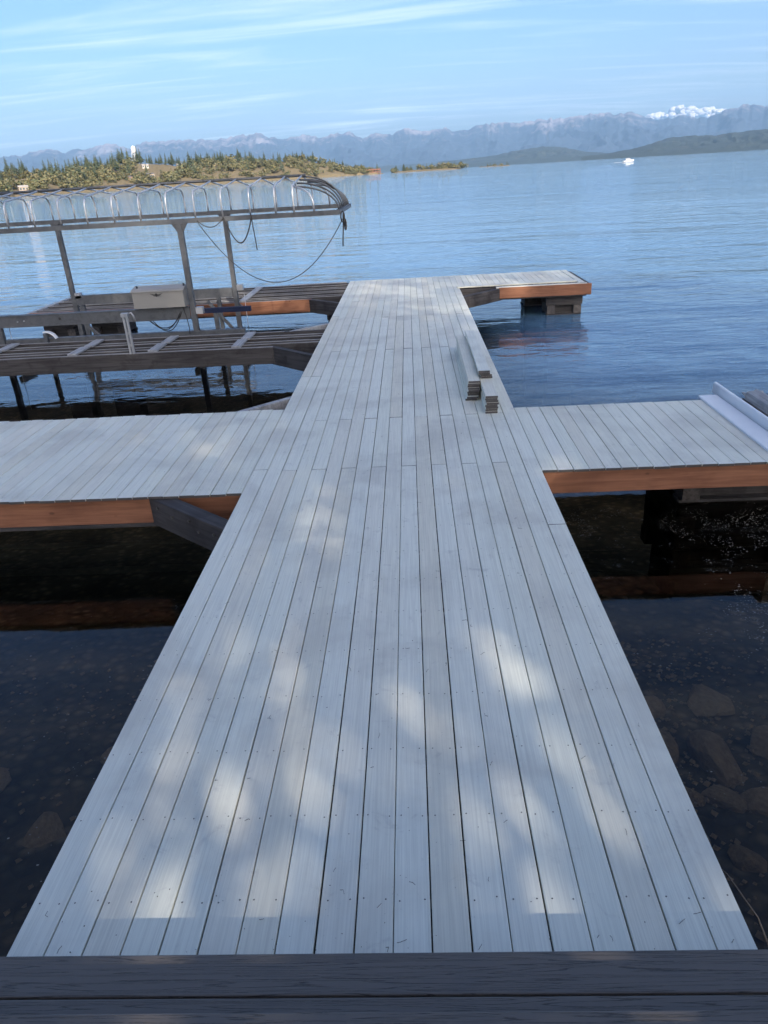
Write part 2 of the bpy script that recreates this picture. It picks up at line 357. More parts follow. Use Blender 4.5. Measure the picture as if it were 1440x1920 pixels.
M = dict(
    deck=m_deck(), tread=m_tread(),
    board_end=m_board_end('board core', (0.075, 0.068, 0.065)),
    cedar=m_timber('fresh cedar beam', (0.30, 0.138, 0.078), (0.20, 0.085, 0.048)),
    old_x=m_timber('weathered dark timber', (0.075, 0.070, 0.070), (0.034, 0.032, 0.033), False, 0.8, 'x', 0.6),
    old_y=m_timber('weathered dark timber lengthwise', (0.115, 0.105, 0.10), (0.055, 0.05, 0.05), False, 0.8, 'y', 0.6),
    joist=m_timber('weathered joist', (0.30, 0.28, 0.265), (0.17, 0.155, 0.145), False, 0.85, 'x', 0.4),
    greyed=m_timber('silvered plank', (0.38, 0.39, 0.40), (0.24, 0.245, 0.25), False, 0.8, 'y', 0.2),
    skylit_top=m_timber('silvered timber top with skylight in colour', (0.27, 0.27, 0.275), (0.16, 0.16, 0.16), False, 0.8, 'x', 0.15),  # tone for upper faces: silvering plus sky light put into the colour
    galv=m_metal('galvanised steel', (0.50, 0.51, 0.53), 0.42, 0.8),
    alu=m_metal('dull aluminium', (0.112, 0.118, 0.126), 0.5, 0.35),
    hoop=m_metal('canopy pipe', (0.60, 0.60, 0.605), 0.34, 0.65),
    beige=m_plain('beige painted steel', (0.27, 0.26, 0.235), 0.5, 0.08, 5),
    black=m_plain('black rubber', (0.012, 0.012, 0.013), 0.55, 0.3, 20),
    rope=m_plain('dark rope', (0.045, 0.042, 0.04), 0.85, 0.5, 90),
    blue=m_plain('navy carpet', (0.007, 0.014, 0.045), 0.95, 0.4, 120, bump=0.5),
    white=m_plain('white vinyl trim', (0.70, 0.72, 0.73), 0.42, 0.06, 5),
    screw=m_plain('screw', (0.06, 0.058, 0.055), 0.5, 0.2, 40),
    water=m_water(), bed=m_bed(), mountain=m_mountain(),
    hill=m_hill('far forest', (0.032, 0.042, 0.040), (0.10, 0.095, 0.08), 0.0035),
    grass=m_hill('dry grass and rock', (0.15, 0.122, 0.072), (0.29, 0.215, 0.14), 0.02),
    bank=m_plain('bank gravel', (0.30, 0.26, 0.20), 0.95, 0.5, 3, bump=0.6),
    rock=m_plain('lake rock', (0.30, 0.23, 0.155), 0.85, 0.55, 5, bump=0.8),
    bark=m_plain('bark', (0.10, 0.072, 0.05), 0.9, 0.5, 9, bump=0.8),
    twig=m_plain('bare twig', (0.12, 0.10, 0.08), 0.85, 0.4, 30),
    needles=m_leaf('pine needles', (0.05, 0.085, 0.03), (0.10, 0.13, 0.045), 0.4),
    conifer=m_leaf('far conifer', (0.042, 0.062, 0.036), (0.085, 0.10, 0.052), 0.1),
    shrub=m_leaf('far shrub', (0.070, 0.085, 0.040), (0.17, 0.145, 0.068), 0.15),
    litter=m_plain('dry needle', (0.07, 0.055, 0.04), 0.9, 0.6, 200),
    fleck=m_plain('pale floating fleck', (0.26, 0.25, 0.22), 0.8, 0.3, 30),
)

# ------------------------------------------------------------------ lake, lakebed, bank
lake = MB().add([(-60000, -30, WATER), (60000, -30, WATER), (60000, 60000, WATER), (-60000, 60000, WATER)], [(0, 1, 2, 3)]).build('lake_water', M['water'], kind='structure')

xs = np.concatenate([[-60000, -5000, -500, -60], np.linspace(-14, 10, 110), [60, 500, 5000, 60000]])
ys = np.concatenate([np.linspace(0.6, 14, 80), [16, 20, 26, 40, 120, 1000, 60000]])
gx, gy = np.meshgrid(xs, ys, indexing='ij')
bz = WATER - 0.22 - 0.20 * np.clip(gy - 1.2, 0, None) * np.clip(1.1 - 0.02 * gy, 0.35, 1) + 0.16 * (fbm2(gx * 1.3 + 50, gy * 1.3, 3) - 0.5) * (np.abs(gx) < 30)
bz = np.maximum(bz, -6.0 - 0 * bz)
link('lakebed', grid_mesh('lakebed', np.stack([gx, gy, bz], -1)), M['bed'], kind='structure')

xs = np.linspace(-45, 45, 61); ys = np.linspace(-40, 1.25, 34)
gx, gy = np.meshgrid(xs, ys, indexing='ij')
hz = np.clip(-gy + 0.55, 0, None) * 0.50
hz = np.where(hz > 2.2, 2.2 + (hz - 2.2) * 0.30, hz) - 1.15 + 0.5 * (fbm2(gx * 0.5 + 9, gy * 0.5 + 80, 5) - 0.5) * np.clip((1.0 - gy), 0, 1)
hz = np.where(np.abs(gx - 0.2) < 2.6, np.minimum(hz, hz - 0.35), hz)
def bank_z(x, y):
    return float(hz[np.argmin(abs(xs - x)), np.argmin(abs(ys - y))])
link('shore_bank', grid_mesh('shore_bank', np.stack([gx, gy, hz], -1)), M['bank'], kind='structure')

# ------------------------------------------------------------------ the dock
BW, GAP, BT = 0.1405, 0.0054, 0.025
PITCH = BW + GAP
X0, X1 = -1.609, -1.609 + 19 * PITCH - GAP
dock = thing('dock', 'T-shaped timber dock with pale grey composite decking, cedar beams and open joist fingers', 'dock', (0, 0, WATER))
def child(o, parent):
    """parent without moving (all parents stand unrotated)"""
    o.parent = parent; o.matrix_parent_inverse = Matrix.Translation(-world_loc(parent)); return o
def world_loc(o):
    v = Vector(o.location); p = o.parent
    if p is not None: v = v + world_loc(p) + o.matrix_parent_inverse.to_translation()
    return v

_board_cache = {}
def board_mesh(L, w=BW, t=BT, r=0.004):
    key = (round(L, 3), w, t)
    if key not in _board_cache:
        h = w / 2
        poly = [(-h, -t + r), (-h + r, -t), (h - r, -t), (h, -t + r), (h, -r), (h - r*0.35, -r*0.3), (h - r*1.1, 0), (-h + r*1.1, 0), (-h + r*0.35, -r*0.3), (-h, -r)]
        mb = MB().prism(poly, 'y', -L/2, L/2); me = mb.mesh('deck_board')
        me.materials.append(M['deck']); me.materials.append(M['board_end'])
        me.polygons[0].material_index = 1; me.polygons[1].material_index = 1
        _board_cache[key] = me
    return _board_cache[key]
def board(x, y0, y1, parent, z=0.0, name='deck_board', rz=0.0):
    L = round((y1 - y0) * 50) / 50 - 0.003
    o = link(name, board_mesh(L)); child(o, parent)
    o.location = (x + random.uniform(-.0011, .0011), (y0 + y1) / 2, z + random.uniform(-0.0012, 0.0006)); o.rotation_euler = (random.uniform(-.0004, .0004), random.uniform(-.004, .004), rz + random.uniform(-.0004, .0004))
    return o

screws = []
def add_screws(x, y):
    for s in (-0.045, 0.045):
        screws.append((x + s + random.uniform(-.006, .006), y + random.uniform(-.008, .008)))

# main walkway ------------------------------------------------------
YA, YB = 1.30, 19.72
fr = MB()
for x in (X0 + 0.09, -0.9, -0.22, 0.46, X1 - 0.09): fr.box((x - 0.045, YA, -0.30), (x + 0.045, YB - 0.06, -0.0275))
walk = fr.build('walkway_frame', M['old_y'], dock); walk.matrix_parent_inverse = Matrix.Translation(-dock.location)
cj = MB()
y = 1.45
while y < YB - 0.1:
    for a, b in ((X0+.137, -.947), (-.853, -.267), (-.173, .413), (.507, X1-.137)): cj.box((a, y - 0.02, -0.24), (b, y + 0.02, -0.0285))
    y += 0.405
child(cj.build('joists', M['joist'], kind='stuff'), walk)
ev, od = [YA, 6.40, 11.45, 16.30, YB], [YA, 7.92, 14.27, YB]
for i in range(19):
    x = X0 + BW / 2 + i * PITCH
    cuts = list(ev if i % 2 == 0 else od)
    if i == 1: cuts = [YA, 6.44, 9.94, 14.27, YB]
    if i in (0, 18): cuts = [YA, 5.05 if i else 6.45, 9.95, 14.6, YB]
    for a, b in zip(cuts[:-1], cuts[1:]):
        bb = b + (random.uniform(-.012, .012) if b == YB else 0)
        board(x, a + 0.001, bb - 0.001, walk)
    y = 1.45 + 0.405
    while y < YB - 0.2:
        if random.random() < 0.8: add_screws(x, y)
        y += 0.405

# fingers -------------------------------------------------------------
def beam(name, p, q, w, h, mat, parent, label=None):
    """timber from p to q (top centre line), top at their z; its own length runs along local x or y"""
    p, q = Vector(p), Vector(q); L = (q - p).length; c = (p + q) / 2; d = (q - p)
    me = MB().box((-L/2, -w/2, -h), (L/2, w/2, 0))
    r = 0.006; poly = [(-w/2, -h+r), (-w/2+r, -h), (w/2-r, -h), (w/2, -h+r), (w/2, -r), (w/2-r, 0), (-w/2+r, 0), (-w/2, -r)]
    o = MB().prism(poly, 'x', -L/2, L/2).build(name, mat)
    child(o, parent); o.location = c; o.rotation_euler = (0, 0, math.atan2(d.y, d.x))
    if label: o['label'] = label
    return o
JT = -0.0275      # top of the joists, under the boards

# left decked finger
LX = -9.2
fl = MB()
for y in (6.5, 7.15, 7.8): fl.box((LX, y - 0.03, -0.27), (X0 - 0.0, y + 0.03, JT))
fing = fl.build('finger_frame', M['old_x'], dock); fing.matrix_parent_inverse = Matrix.Translation(-dock.location)
fing['label'] = 'decked finger reaching out to the left of the walkway'
beam('beam', (LX, 5.965, JT), (X0 + 0.02, 5.965, JT), 0.06, 0.262, M['cedar'], fing, 'fresh cedar edge beam')
beam('ledger', (LX, 5.985, JT - 0.264), (X0 + 0.02, 5.985, JT - 0.264), 0.10, 0.04, M['old_x'], fing)
beam('beam', (LX, 8.34, JT), (X0 + 0.02, 8.34, JT), 0.06, 0.27, M['old_x'], fing)
g = beam('corner_brace', (-2.46, 6.00, JT - 0.004), (-1.50, 5.21, JT - 0.004), 0.15, 0.28, M['old_x'], fing, 'weathered dark diagonal brace with bolts')
beam('corner_brace', (-2.30, 8.41, JT - 0.002), (-1.50, 9.16, JT - 0.002), 0.09, 0.22, M['greyed'], fing)
for k, (u, z) in enumerate(((.12, -.10), (.30, -.13), (.52, -.09), (.62, -.16), (.80, -.12))):
    q = Vector((-2.46, 6.00, 0)).lerp(Vector((-1.50, 5.21, 0)), u) + Vector((-.635, -.772, 0)) * .078
    child(MB().tube([q + Vector((0, 0, z)), q + Vector((-.0095, -.0116, z))], .013, 8).build('bolt', M['screw']), fing)
x = X0 - GAP - BW / 2
while x > LX:
    board(x, 5.885 + random.uniform(-.006, .006), 8.42 + random.uniform(-.02, .02), fing); 
    for y in (6.0, 6.5, 7.15, 7.8, 8.33): add_screws(x, y) if random.random() < .7 else None
    x -= PITCH

# right decked finger
RX = 4.02
fl = MB()
for y in (6.7, 7.15, 7.6): fl.box((X1, y - 0.03, -0.24), (RX - 0.1, y + 0.03, JT))
fing2 = fl.build('finger_frame', M['old_x'], dock); fing2.matrix_parent_inverse = Matrix.Translation(-dock.location)
fing2['label'] = 'short decked finger to the right of the walkway'
beam('beam', (X1 - 0.02, 6.20, JT), (RX, 6.20, JT), 0.05, 0.225, M['cedar'], fing2, 'fresh knotty cedar edge beam')
beam('beam', (X1 - 0.02, 8.02, JT), (RX, 8.02, JT), 0.06, 0.25, M['old_x'], fing2)
x = X1 + GAP + BW / 2
while x < RX - 0.05:
    board(x, 6.15 + random.uniform(-.006, .006), 8.09 + random.uniform(-.006, .006), fing2)
    for y in (6.21, 6.7, 7.15, 7.6, 8.0): add_screws(x, y) if random.random() < .7 else None
    x += PITCH
sp = MB()
prof = [(-0.11, -0.09), (0.10, -0.09), (0.12, -0.01), (0.03, 0.035), (-0.09, 0.02)]
sp.prism(prof, 'y', -1.0, 0.85)
for k in range(5):
    x = -0.09 + 0.045 * k; sp.bar((x, 0.84, -0.03 + 0.015 * (k % 2)), (x + random.uniform(-.02, .02), 0.90 + random.uniform(0, .08), -0.02 + random.uniform(0, .03)), 0.03, 0.02)
o = sp.build('edge_timber', M['greyed']); child(o, fing2); o.location = (3.86, 7.12, 0.09); o['label'] = 'silvered splintered timber along the outer edge'
link_pad = MB().box((3.74, 6.2, -0.025), (3.99, 8.0, 0.0)).build('edge_pad', M['old_y']); child(link_pad, fing2); link_pad.location.z = 0.0
link_pad.location = (0, 0, 0.026)

# end platform on the right
EX = 4.20
fl = MB()
for y in (17.75, 18.3, 18.9, 19.45): fl.box((X1, y - 0.03, -0.25), (EX - 0.06, y + 0.03, JT))
fing3 = fl.build('platform_frame', M['old_x'], dock); fing3.matrix_parent_inverse = Matrix.Translation(-dock.location)
fing3['label'] = 'end platform turning right at the lake end'
beam('beam', (2.06, 17.30, JT + 0.02), (EX, 17.30, JT + 0.02), 0.07, 0.245, M['cedar'], fing3, 'fresh cedar front beam')
beam('ledger', (2.06, 17.33, JT - 0.227), (EX - 0.1, 17.33, JT - 0.227), 0.08, 0.03, M['old_x'], fing3)
beam('beam', (EX - 0.03, 17.345, JT), (EX - 0.03, 19.6, JT), 0.06, 0.245, M['old_x'], fing3)
beam('corner_brace', (2.10, 17.38, JT), (1.06, 16.34, JT), 0.13, 0.27, M['old_x'], fing3, 'dark timber brace')
beam('beam', (X1, 17.50, JT), (2.2, 17.50, JT), 0.05, 0.22, M['old_x'], fing3)
x = X1 + GAP + BW / 2
while x < EX - 0.25:
    board(x, 17.55, 19.72 + random.uniform(-.01, .01), fing3); x += PITCH
board(x, 17.36, 19.66, fing3, 0.010)
def cross_board(xa, xb, y, z, parent, rz=0.0):
    L = round((xb - xa) * 50) / 50
    o = link('deck_board', board_mesh(L)); child(o, parent); o.location = ((xa + xb) / 2, y, z); o.rotation_euler = (0, 0, math.pi / 2 + rz); return o
cross_board(1.10, 3.92, 17.60, 0.026, fing3, 0.035)
cross_board(2.0, 4.1, 17.37, 0.001, fing3, 0.0)

# second finger on the left: open joists
def open_finger(y0, y1, xl, nj, front, label, zt):
    f = MB().box((X0 - 0.005, y0 + 0.09, -0.25), (X0 + 0.03, y1 - 0.07, JT - .01)).build('open_finger_frame', M['old_x'], dock); f.matrix_parent_inverse = Matrix.Translation(-dock.location); f['label'] = label
    L = X0 - 0.006 - xl; w = 0.042
    me = MB().prism([(-w/2, -.20), (w/2, -.20), (w/2, -.012), (w/2, 0), (-w/2, 0), (-w/2, -.012)], 'x', -L/2, L/2).mesh('joist')
    me.materials.append(M['old_x']); me.materials.append(M['skylit_top'])  # sides painted darker for shade, weathered tops paler for sky light
    for p in me.polygons:
        if p.center.z > -.008 and abs(p.normal.x) < .5: p.material_index = 1
    for i in range(1, nj + 1):
        y = y0 + .05 + (y1 - y0 - .08) * i / (nj + 1); o = link('joist', me); child(o, f); o.location = (xl + L/2, y, zt - (.0 if i % 2 else .012)); o.rotation_euler = (0, 0, random.uniform(-.001, .001))
    beam('beam', (xl, y0 + 0.04, zt), (-2.34, y0 + 0.04, zt), 0.09, 0.285, front[0], f)
    beam('beam', (xl, y1 - 0.03, zt), (X0 - 0.006, y1 - 0.03, zt), 0.07, 0.24, M['old_x'], f)
    for y in (y0 + .04, y1 - .03): beam('pale_top_strip', (xl, y, zt + .006), (-2.4, y, zt + .006), .06, .005, M['skylit_top'], f)  # added pale strips carry the painted sky light onto the beam tops
    beam('corner_brace', (-2.42, y0 + 0.09, zt - 0.003), (-1.50, y0 - 0.80, zt - 0.003), 0.10, 0.30, M['old_x'], f, 'dark weathered diagonal brace at the walkway')
    return f
f2 = open_finger(12.13, 13.47, -10.4, 4, (M['old_x'],), 'open finger of dark joists without decking beside the boat lift', JT)
beam('corner_brace', (-2.30, 13.44, JT + 0.003), (-1.50, 14.15, JT + 0.003), 0.08, 0.2, M['greyed'], f2)
for cx in (-3.05, -4.52, -5.95, -7.6):
    for k, (ya, yb, dx) in enumerate(((12.20, 12.80, 0.0), (12.82, 13.40, 0.04))):
        o = MB().box((-0.08, ya, 0), (0.08, yb, 0.03)).build('cross_plank', M['greyed']); child(o, f2); o.location = (cx + dx, 0, JT + 0.002 + 0.004 * k)
f3 = open_finger(17.15, 19.62, -9.15, 7, (M['cedar'],), 'far open finger of dark joists behind the boat lift', JT)
beam('ledger', (-9.1, 17.22, JT - 0.287), (-2.34, 17.22, JT - 0.287), 0.09, 0.03, M['old_x'], f3)
beam('end_beam', (-9.17, 17.15, JT + 0.004), (-9.17, 19.62, JT + 0.004), 0.10, 0.2, M['greyed'], f3)
o = MB().box((-0.08, 17.25, 0), (0.08, 19.5, 0.03)).build('cross_plank', M['greyed']); child(o, f3); o.location = (-4.0, 0, JT + 0.002)
beam('edge_strip', (-3.2, 19.66, JT + 0.02), (-1.7, 19.66, JT + 0.02), 0.05, 0.05, M['greyed'], f3)

# timber crib piers standing on the lakebed
def crib(x0, x1, y0, y1, top=-0.30, bot=-3.2):
    z = top; k = 0; first = None
    root = MB().box((x0 + .1, y0 + .1, bot), (x1 - .1, y1 - .1, top - 0.02)).build('crib_pier', M['old_x'], dock)
    root.matrix_parent_inverse = Matrix.Translation(-dock.location)
    while z > bot and z > -1.6:
        h = 0.19 + 0.02 * random.random(); e = 0.03 * random.random()
        if k % 2 == 0:
            for yy in (y0, y1 - 0.18): child(MB().box((x0 - e, yy, z - h + .006), (x1 + e, yy + 0.18, z)).build('crib_timber', M['old_x']), root)
        else:
            for xx in (x0, x1 - 0.18): child(MB().box((xx, y0 - e, z - h + .006), (xx + 0.18, y1 + e, z)).build('crib_timber', M['old_y']), root)
        z -= h; k += 1
crib(3.22, 4.02, 17.42, 18.1); crib(2.9, 3.6, 18.75, 19.4); crib(-1.95, -1.25, 16.9, 17.7); crib(0.4, 1.0, 17.8, 18.6)
crib(-9.05, -8.3, 17.5, 18.3); crib(-7.9, -7.1, 17.6, 18.4)
crib(2.75, 3.95, 6.85, 7.9); crib(-1.45, -0.75, 12.4, 13.2); crib(-8.6, -7.9, 6.4, 7.9); crib(-1.4, 1.0, 6.6, 7.8)
crib(-9.6, -9.0, 12.4, 13.2)

# screw heads, one joined part
sv, sf = [], []
for (x, y) in screws:
    k = len(sv); r = 0.0038
    sv += [(x + r * math.cos(a), y + r * math.sin(a), 0.0016) for a in np.linspace(0, 2 * math.pi, 7)[:-1]]; sf.append(tuple(range(k, k + 6)))
me = bpy.data.meshes.new('screw_heads'); me.from_pydata(sv, [], sf)
child(link('screw_heads', me, M['screw'], kind='stuff'), walk)

# ------------------------------------------------------------------ stairs under the photographer
stairs = thing('stairs', 'dark charcoal composite stair treads leading down to the walkway', 'stairs', (0, 1.4, 0))
def tread_board(y1, z, w):
    r = 0.005; t = 0.025
    poly = [(-w/2, -t+r), (-w/2+r, -t), (w/2-r, -t), (w/2, -t+r), (w/2, -r), (w/2-r*.3, -r*.3), (w/2-r, 0), (-w/2+r, 0), (-w/2+r*.3, -r*.3), (-w/2, -r)]
    o = MB().prism(poly, 'x', -1.9, 1.9).build('tread_board', M['tread']); child(o, stairs); o.location = (-0.15, y1 - w / 2, z); o.rotation_euler = (0, 0, 0.004)
for k in range(6):
    z = 0.17 * (k + 1); y1 = 1.538 - 0.285 * k
    tread_board(y1, z, 0.139); tread_board(y1 - 0.1455, z, 0.139)
    o = MB().box((-2.0, y1 - 0.05, z - 0.165), (1.72, y1 - 0.03, z - 0.027)).build('riser', M['tread']); child(o, stairs)
for sx in (-1.7, -0.8, 0.0, 0.8, 1.5):
    pts = [(1.46, -0.30), (1.46, -0.10), (0.035, 0.75), (-0.2, 0.75), (-0.2, 0.4)]
    child(MB().prism(pts[::-1], 'x', sx - .02, sx + .02).build('stringer', M['old_y']), stairs)

# ------------------------------------------------------------------ spare boards stacked on the walkway
ORD = ['lowest', 'second', 'third', 'fourth', 'fifth', 'sixth', 'seventh', 'eighth', 'ninth']
def loose(x, y0, L, z, rz, label):
    o = link('spare_board', board_mesh(round(L * 50) / 50)); o.location = (x, y0 + L / 2, z + BT); o.rotation_euler = (0, 0, rz)
    tag(o, label, 'board', 'spare boards stacked on the walkway'); return o
n = 9
for k in range(n):
    lab = {0: 'lowest spare board of the taller left stack on the walkway', n-1: 'pale top board of the left stack on the walkway'}.get(k, ORD[k] + ' spare board from the bottom of the taller left stack')
    loose(0.735 + random.uniform(-.006, .006) - (0.035 if k == 0 else 0.012 if k < 2 else 0), 8.45 + random.uniform(0, .03) - (0.03 if k < 2 else 0), 2.62, 0.0015 + k * (BT + 0.0012), -0.010 + random.uniform(-.003, .003), lab)
n = 8
for k in range(n):
    lab = {0: 'lowest spare board of the nearer right stack on the walkway', n-1: 'pale board topping the near end of the right stack'}.get(k, ORD[k] + ' spare board from the bottom of the nearer right stack')
    loose(0.889 + random.uniform(-.007, .007), 7.90 + random.uniform(0, .02), 2.62, 0.0015 + k * (BT + 0.0012), -0.004 + random.uniform(-.002, .002), lab)
for k in range(4):
    lab = 'topmost spare board, set back on the right stack' if k == 3 else ORD[k] + ' spare board from below in the set-back upper tier on the right stack'
    loose((0.905 if k < 2 else 0.872) + random.uniform(-.006, .006), 8.64 + 0.02 * (k < 2), 2.46, 0.0015 + (8 + k) * (BT + 0.0012), -0.006, lab)

# white vinyl trim lying on the right finger
tr = thing('trim_board', 'white vinyl trim board lying flat on the right finger', 'trim board', (3.40, 7.2, 0.0))
child(MB().prism([(-0.105, 0.002), (0.105, 0.002), (0.105, 0.026), (-0.097, 0.026), (-0.105, 0.020)], 'y', -1.15, 0.98).build('board', M['white']), tr).location = (3.42, 7.2, 0.0)
b2 = MB().prism([(-0.02, 0.0), (0.012, 0.0), (0.030, 0.10), (0.022, 0.118), (0.0, 0.122), (-0.012, 0.112)], 'y', -1.2, 1.12).build('trim_board', M['white'])
b2.location = (3.585, 7.25, 0.027); tag(b2, 'white vinyl trim board standing on edge beside the flat one', 'trim board')
b2.location = (3.565, 7.25, 0.0015)

# ------------------------------------------------------------------ boat lift with bare canopy frame
LF, LB = 13.72, 16.60
lift = thing('boat_lift', 'grey metal boat lift with bare hooped canopy frame left of the walkway', 'boat lift', (-5.9, 15.1, -2.6))
def part(mb, name, mat, smooth=False, parent=None, label=None):
    o = mb.build(name, mat, smooth=smooth); child(o, parent or lift)
    if label: o['label'] = label
    return o
posts = {'fl': (-7.98, LF), 'fr': (-4.135, LF), 'bl': (-7.72, LB), 'br': (-3.98, LB)}
for k, (x, y) in posts.items():
    p = part(MB().box((x - .048, y - .048, -2.6), (x + .048, y + .048, 1.93)), 'post', M['alu'])
    part(MB().prism([(x - .14, 1.93), (x - .06, 1.80), (x + .06, 1.80), (x + .14, 1.93)], 'y', y - .02, y + .02), 'bracket', M['alu'], parent=p)
    part(MB().box((x + .057, y - .06, .34), (x + .19, y + .06, .46)), 'guide_block', M['galv'], parent=p)
    part(MB().prism([(x + .057, -.10), (x + .057, .05), (x + .22, -.10)] if k[1] == 'r' else [(x - .057, .05), (x - .057, -.10), (x - .22, -.10)], 'y', y - .015, y + .015), 'gusset_plate', M['alu'], parent=p)
for y in (LF, LB):
    part(MB().box((-9.6, y - .04, 1.932), (-1.22 if y == LF else -1.26, y + .04, 2.012)), 'canopy_rail', M['alu'])
part(MB().box((-1.30, LF + .045, 1.936), (-1.21, LB - .045, 2.008)), 'canopy_end_rail', M['alu'])
RY, RZ = (LF + LB) / 2, 2.60
part(MB().tube([(-9.6, RY, RZ), (-1.95, RY, RZ)], 0.024, 8), 'ridge_pipe', M['alu'], True)
def hoop_pts():
    pts = [(0, LF, 2.012), (0, LF - .01, 2.15), (0, LF - .005, 2.28)]
    cy, cz, r = LF + 0.20, 2.27, 0.205
    for a in np.linspace(170, 112, 6): pts.append((0, cy + r * math.cos(math.radians(a)), cz + r * math.sin(math.radians(a))))
    pts.append((0, RY - 0.05, RZ - 0.012)); pts.append((0, RY, RZ))
    back = [(0, LF + LB - p[1], p[2]) for p in reversed(pts[:-1])]
    return pts + back
hm = MB().tube(hoop_pts(), 0.0155, 8).mesh('hoop', True); hm.materials.append(M['hoop'])
hx = [-9.28, -8.78, -8.28, -7.77, -7.28, -6.785, -6.295, -5.80, -5.305, -4.82, -4.32, -3.82, -3.325, -2.82, -2.36, -2.03]
for x in hx:
    o = link('hoop', hm); child(o, lift); o.location = (x, 0, 0)
for i, y in enumerate(np.linspace(LF + 0.30, LB - 0.30, 7)):
    s = abs(y - RY) / (RY - LF); zt = RZ - 0.02 - 0.20 * s
    pts = [(-2.03, y, zt)]
    for a in np.linspace(0, 90, 9)[1:]:
        pts.append((-2.03 + 0.78 * math.sin(math.radians(a)), y, 2.0 + (zt - 2.0) * math.cos(math.radians(a))))
    part(MB().tube(pts, 0.0155, 8), 'end_bar', M['alu'], True)
for sgn, y in ((1, LF), (-1, LB)):
    part(MB().tube([(-1.67, y, 2.012), (-1.68, y + sgn * .01, 2.18), (-1.74, y + sgn * .06, 2.30), (-1.86, y + sgn * .16, 2.38), (-2.03, y + sgn * .25, 2.43)], 0.018, 8), 'end_bar', M['hoop'], True)
# lifting beams
ib = MB(); zt, zb = 0.475, 0.255
for a, b in (((-7.92, LF - .075, zt - .02), (-4.195, LF + .075, zt)), ((-7.92, LF - .075, zb), (-4.195, LF + .075, zb + .02)), ((-7.92, LF - .062, zb + .021), (-4.195, LF - .040, zt - .021))): ib.box(a, b)
fb = part(ib, 'lifting_beam', M['alu'], label='wide front lifting beam of painted grey metal')
for x, z in ((-7.55, .36), (-7.42, .37)): part(MB().tube([(x, LF - .085, z), (x, LF - .060, z)], .014, 8), 'bolt', M['galv'], parent=fb)
part(MB().tube([(-6.72, LF - .068, .38), (-6.72, LF - .0605, .38)], .026, 12), 'bolt_hole', M['black'], parent=fb)
part(MB().box((-7.66, LB - .06, .2), (-4.04, LB + .06, .40)), 'lifting_beam', M['alu'])
part(MB().box((-7.9, LF - .05, -.09), (-3.2, LF + .05, .02)), 'base_beam', M['alu'])
part(MB().box((-7.64, LB - .05, -.72), (-4.06, LB + .05, -.60)), 'base_beam', M['alu'])
for x in (-7.85, -4.28):
    part(MB().box((x - .05, LF + .06, -.70), (x + .05, LB - .06, -.58)), 'base_beam', M['alu'])
part(MB().bar((-4.02, LB - .12, -.62), (-4.62, LB - .12, .15), .06, .05, (0, 1, 0)), 'diagonal_strut', M['alu'])
part(MB().bar((-7.66, LB - .12, -.10), (-7.08, LB - .12, -.70), .07, .05, (0, 1, 0)), 'diagonal_strut', M['alu'])
part(MB().box((-4.42, LB - .05, -.72), (-4.34, LB + .03, .20)), 'brace_leg', M['alu'])
part(MB().box((-7.56, LB - .15, -.9), (-7.46, LB - .07, .20)), 'brace_leg', M['alu'])
bk = MB(); bk.box((-4.06, LF + .10, .315), (-3.07, LF + .20, .405))
part(bk, 'bunk_pad', M['blue'], label='navy carpeted guide bunk')
part(MB().box((-3.80, LF + .12, -.8), (-3.72, LF + .18, .314)), 'bunk_leg', M['alu'])
# control box
bx = part(MB().prism([(LF - .16, .50), (LF + .14, .50), (LF + .14, .86), (LF - .10, .82), (LF - .16, .80)], 'x', -5.20, -4.235), 'control_box', M['beige'], label='beige control box with a dark winged emblem')
part(MB().prism([(LF - .175, .805), (LF - .175, .79), (LF - .162, .79), (LF - .162, .800), (LF - .10, .824), (LF + .145, .864), (LF + .145, .876), (LF - .105, .836)], 'x', -5.22, -4.215), 'lid', M['beige'], parent=bx)
part(MB().box((-5.205, LF - .168, .50), (-4.23, LF - .161, .545)), 'lower_flange', M['beige'], parent=bx)
em = MB()
for s in (-1, 1):
    for k in range(3):
        em.prism([(-4.74 + s * .012, .745 - .014 * k), (-4.74 + s * (.12 - .028 * k), .765 - .018 * k), (-4.74 + s * (.115 - .028 * k), .756 - .018 * k), (-4.74 + s * .012, .735 - .014 * k)][::s], 'y', LF - .1625, LF - .1605)
em.prism([(-4.765, .735), (-4.74, .700), (-4.715, .735), (-4.725, .765), (-4.755, .765)], 'y', LF - .1630, LF - .1605)
part(em, 'emblem', M['black'], parent=bx)
for x, z in ((-5.14, .862), (-4.245, .875)): part(MB().box((x - .01, LF - .02, z - .015), (x + .01, LF + .02, z + .03)), 'latch', M['black'], parent=bx)
def hang(p, q, sag, n=18, jig=0.0):
    p, q = Vector(p), Vector(q); out = []
    for i in range(n + 1):
        s = i / n; v = p.lerp(q, s); v.z -= sag * 4 * s * (1 - s); v.y += jig * math.sin(s * 7); out.append(v)
    return out
for k, (sag, dx) in enumerate(((.30, 0), (.33, .05), (.27, -.02))):
    part(MB().tube(hang((-5.0 + dx, LF - .04, .27), (-4.32 + .02 * k, LF - .06, .50), sag, jig=.02), .009, 6), 'cable', M['black'], True)
part(MB().tube([(-4.30, LF - .1, .48), (-4.26, LF - .1, .3), (-4.24, LF - .1, .1), (-4.25, LF - .1, -.02)], .008, 6), 'cable', M['black'], True)
for k in ('fl', 'br'):
    x, y = posts[k]; part(MB().tube([(x + .20, y - .02, .26), (x + .20, y - .02, -1.4)], .006, 5), 'cable', M['galv'], True)
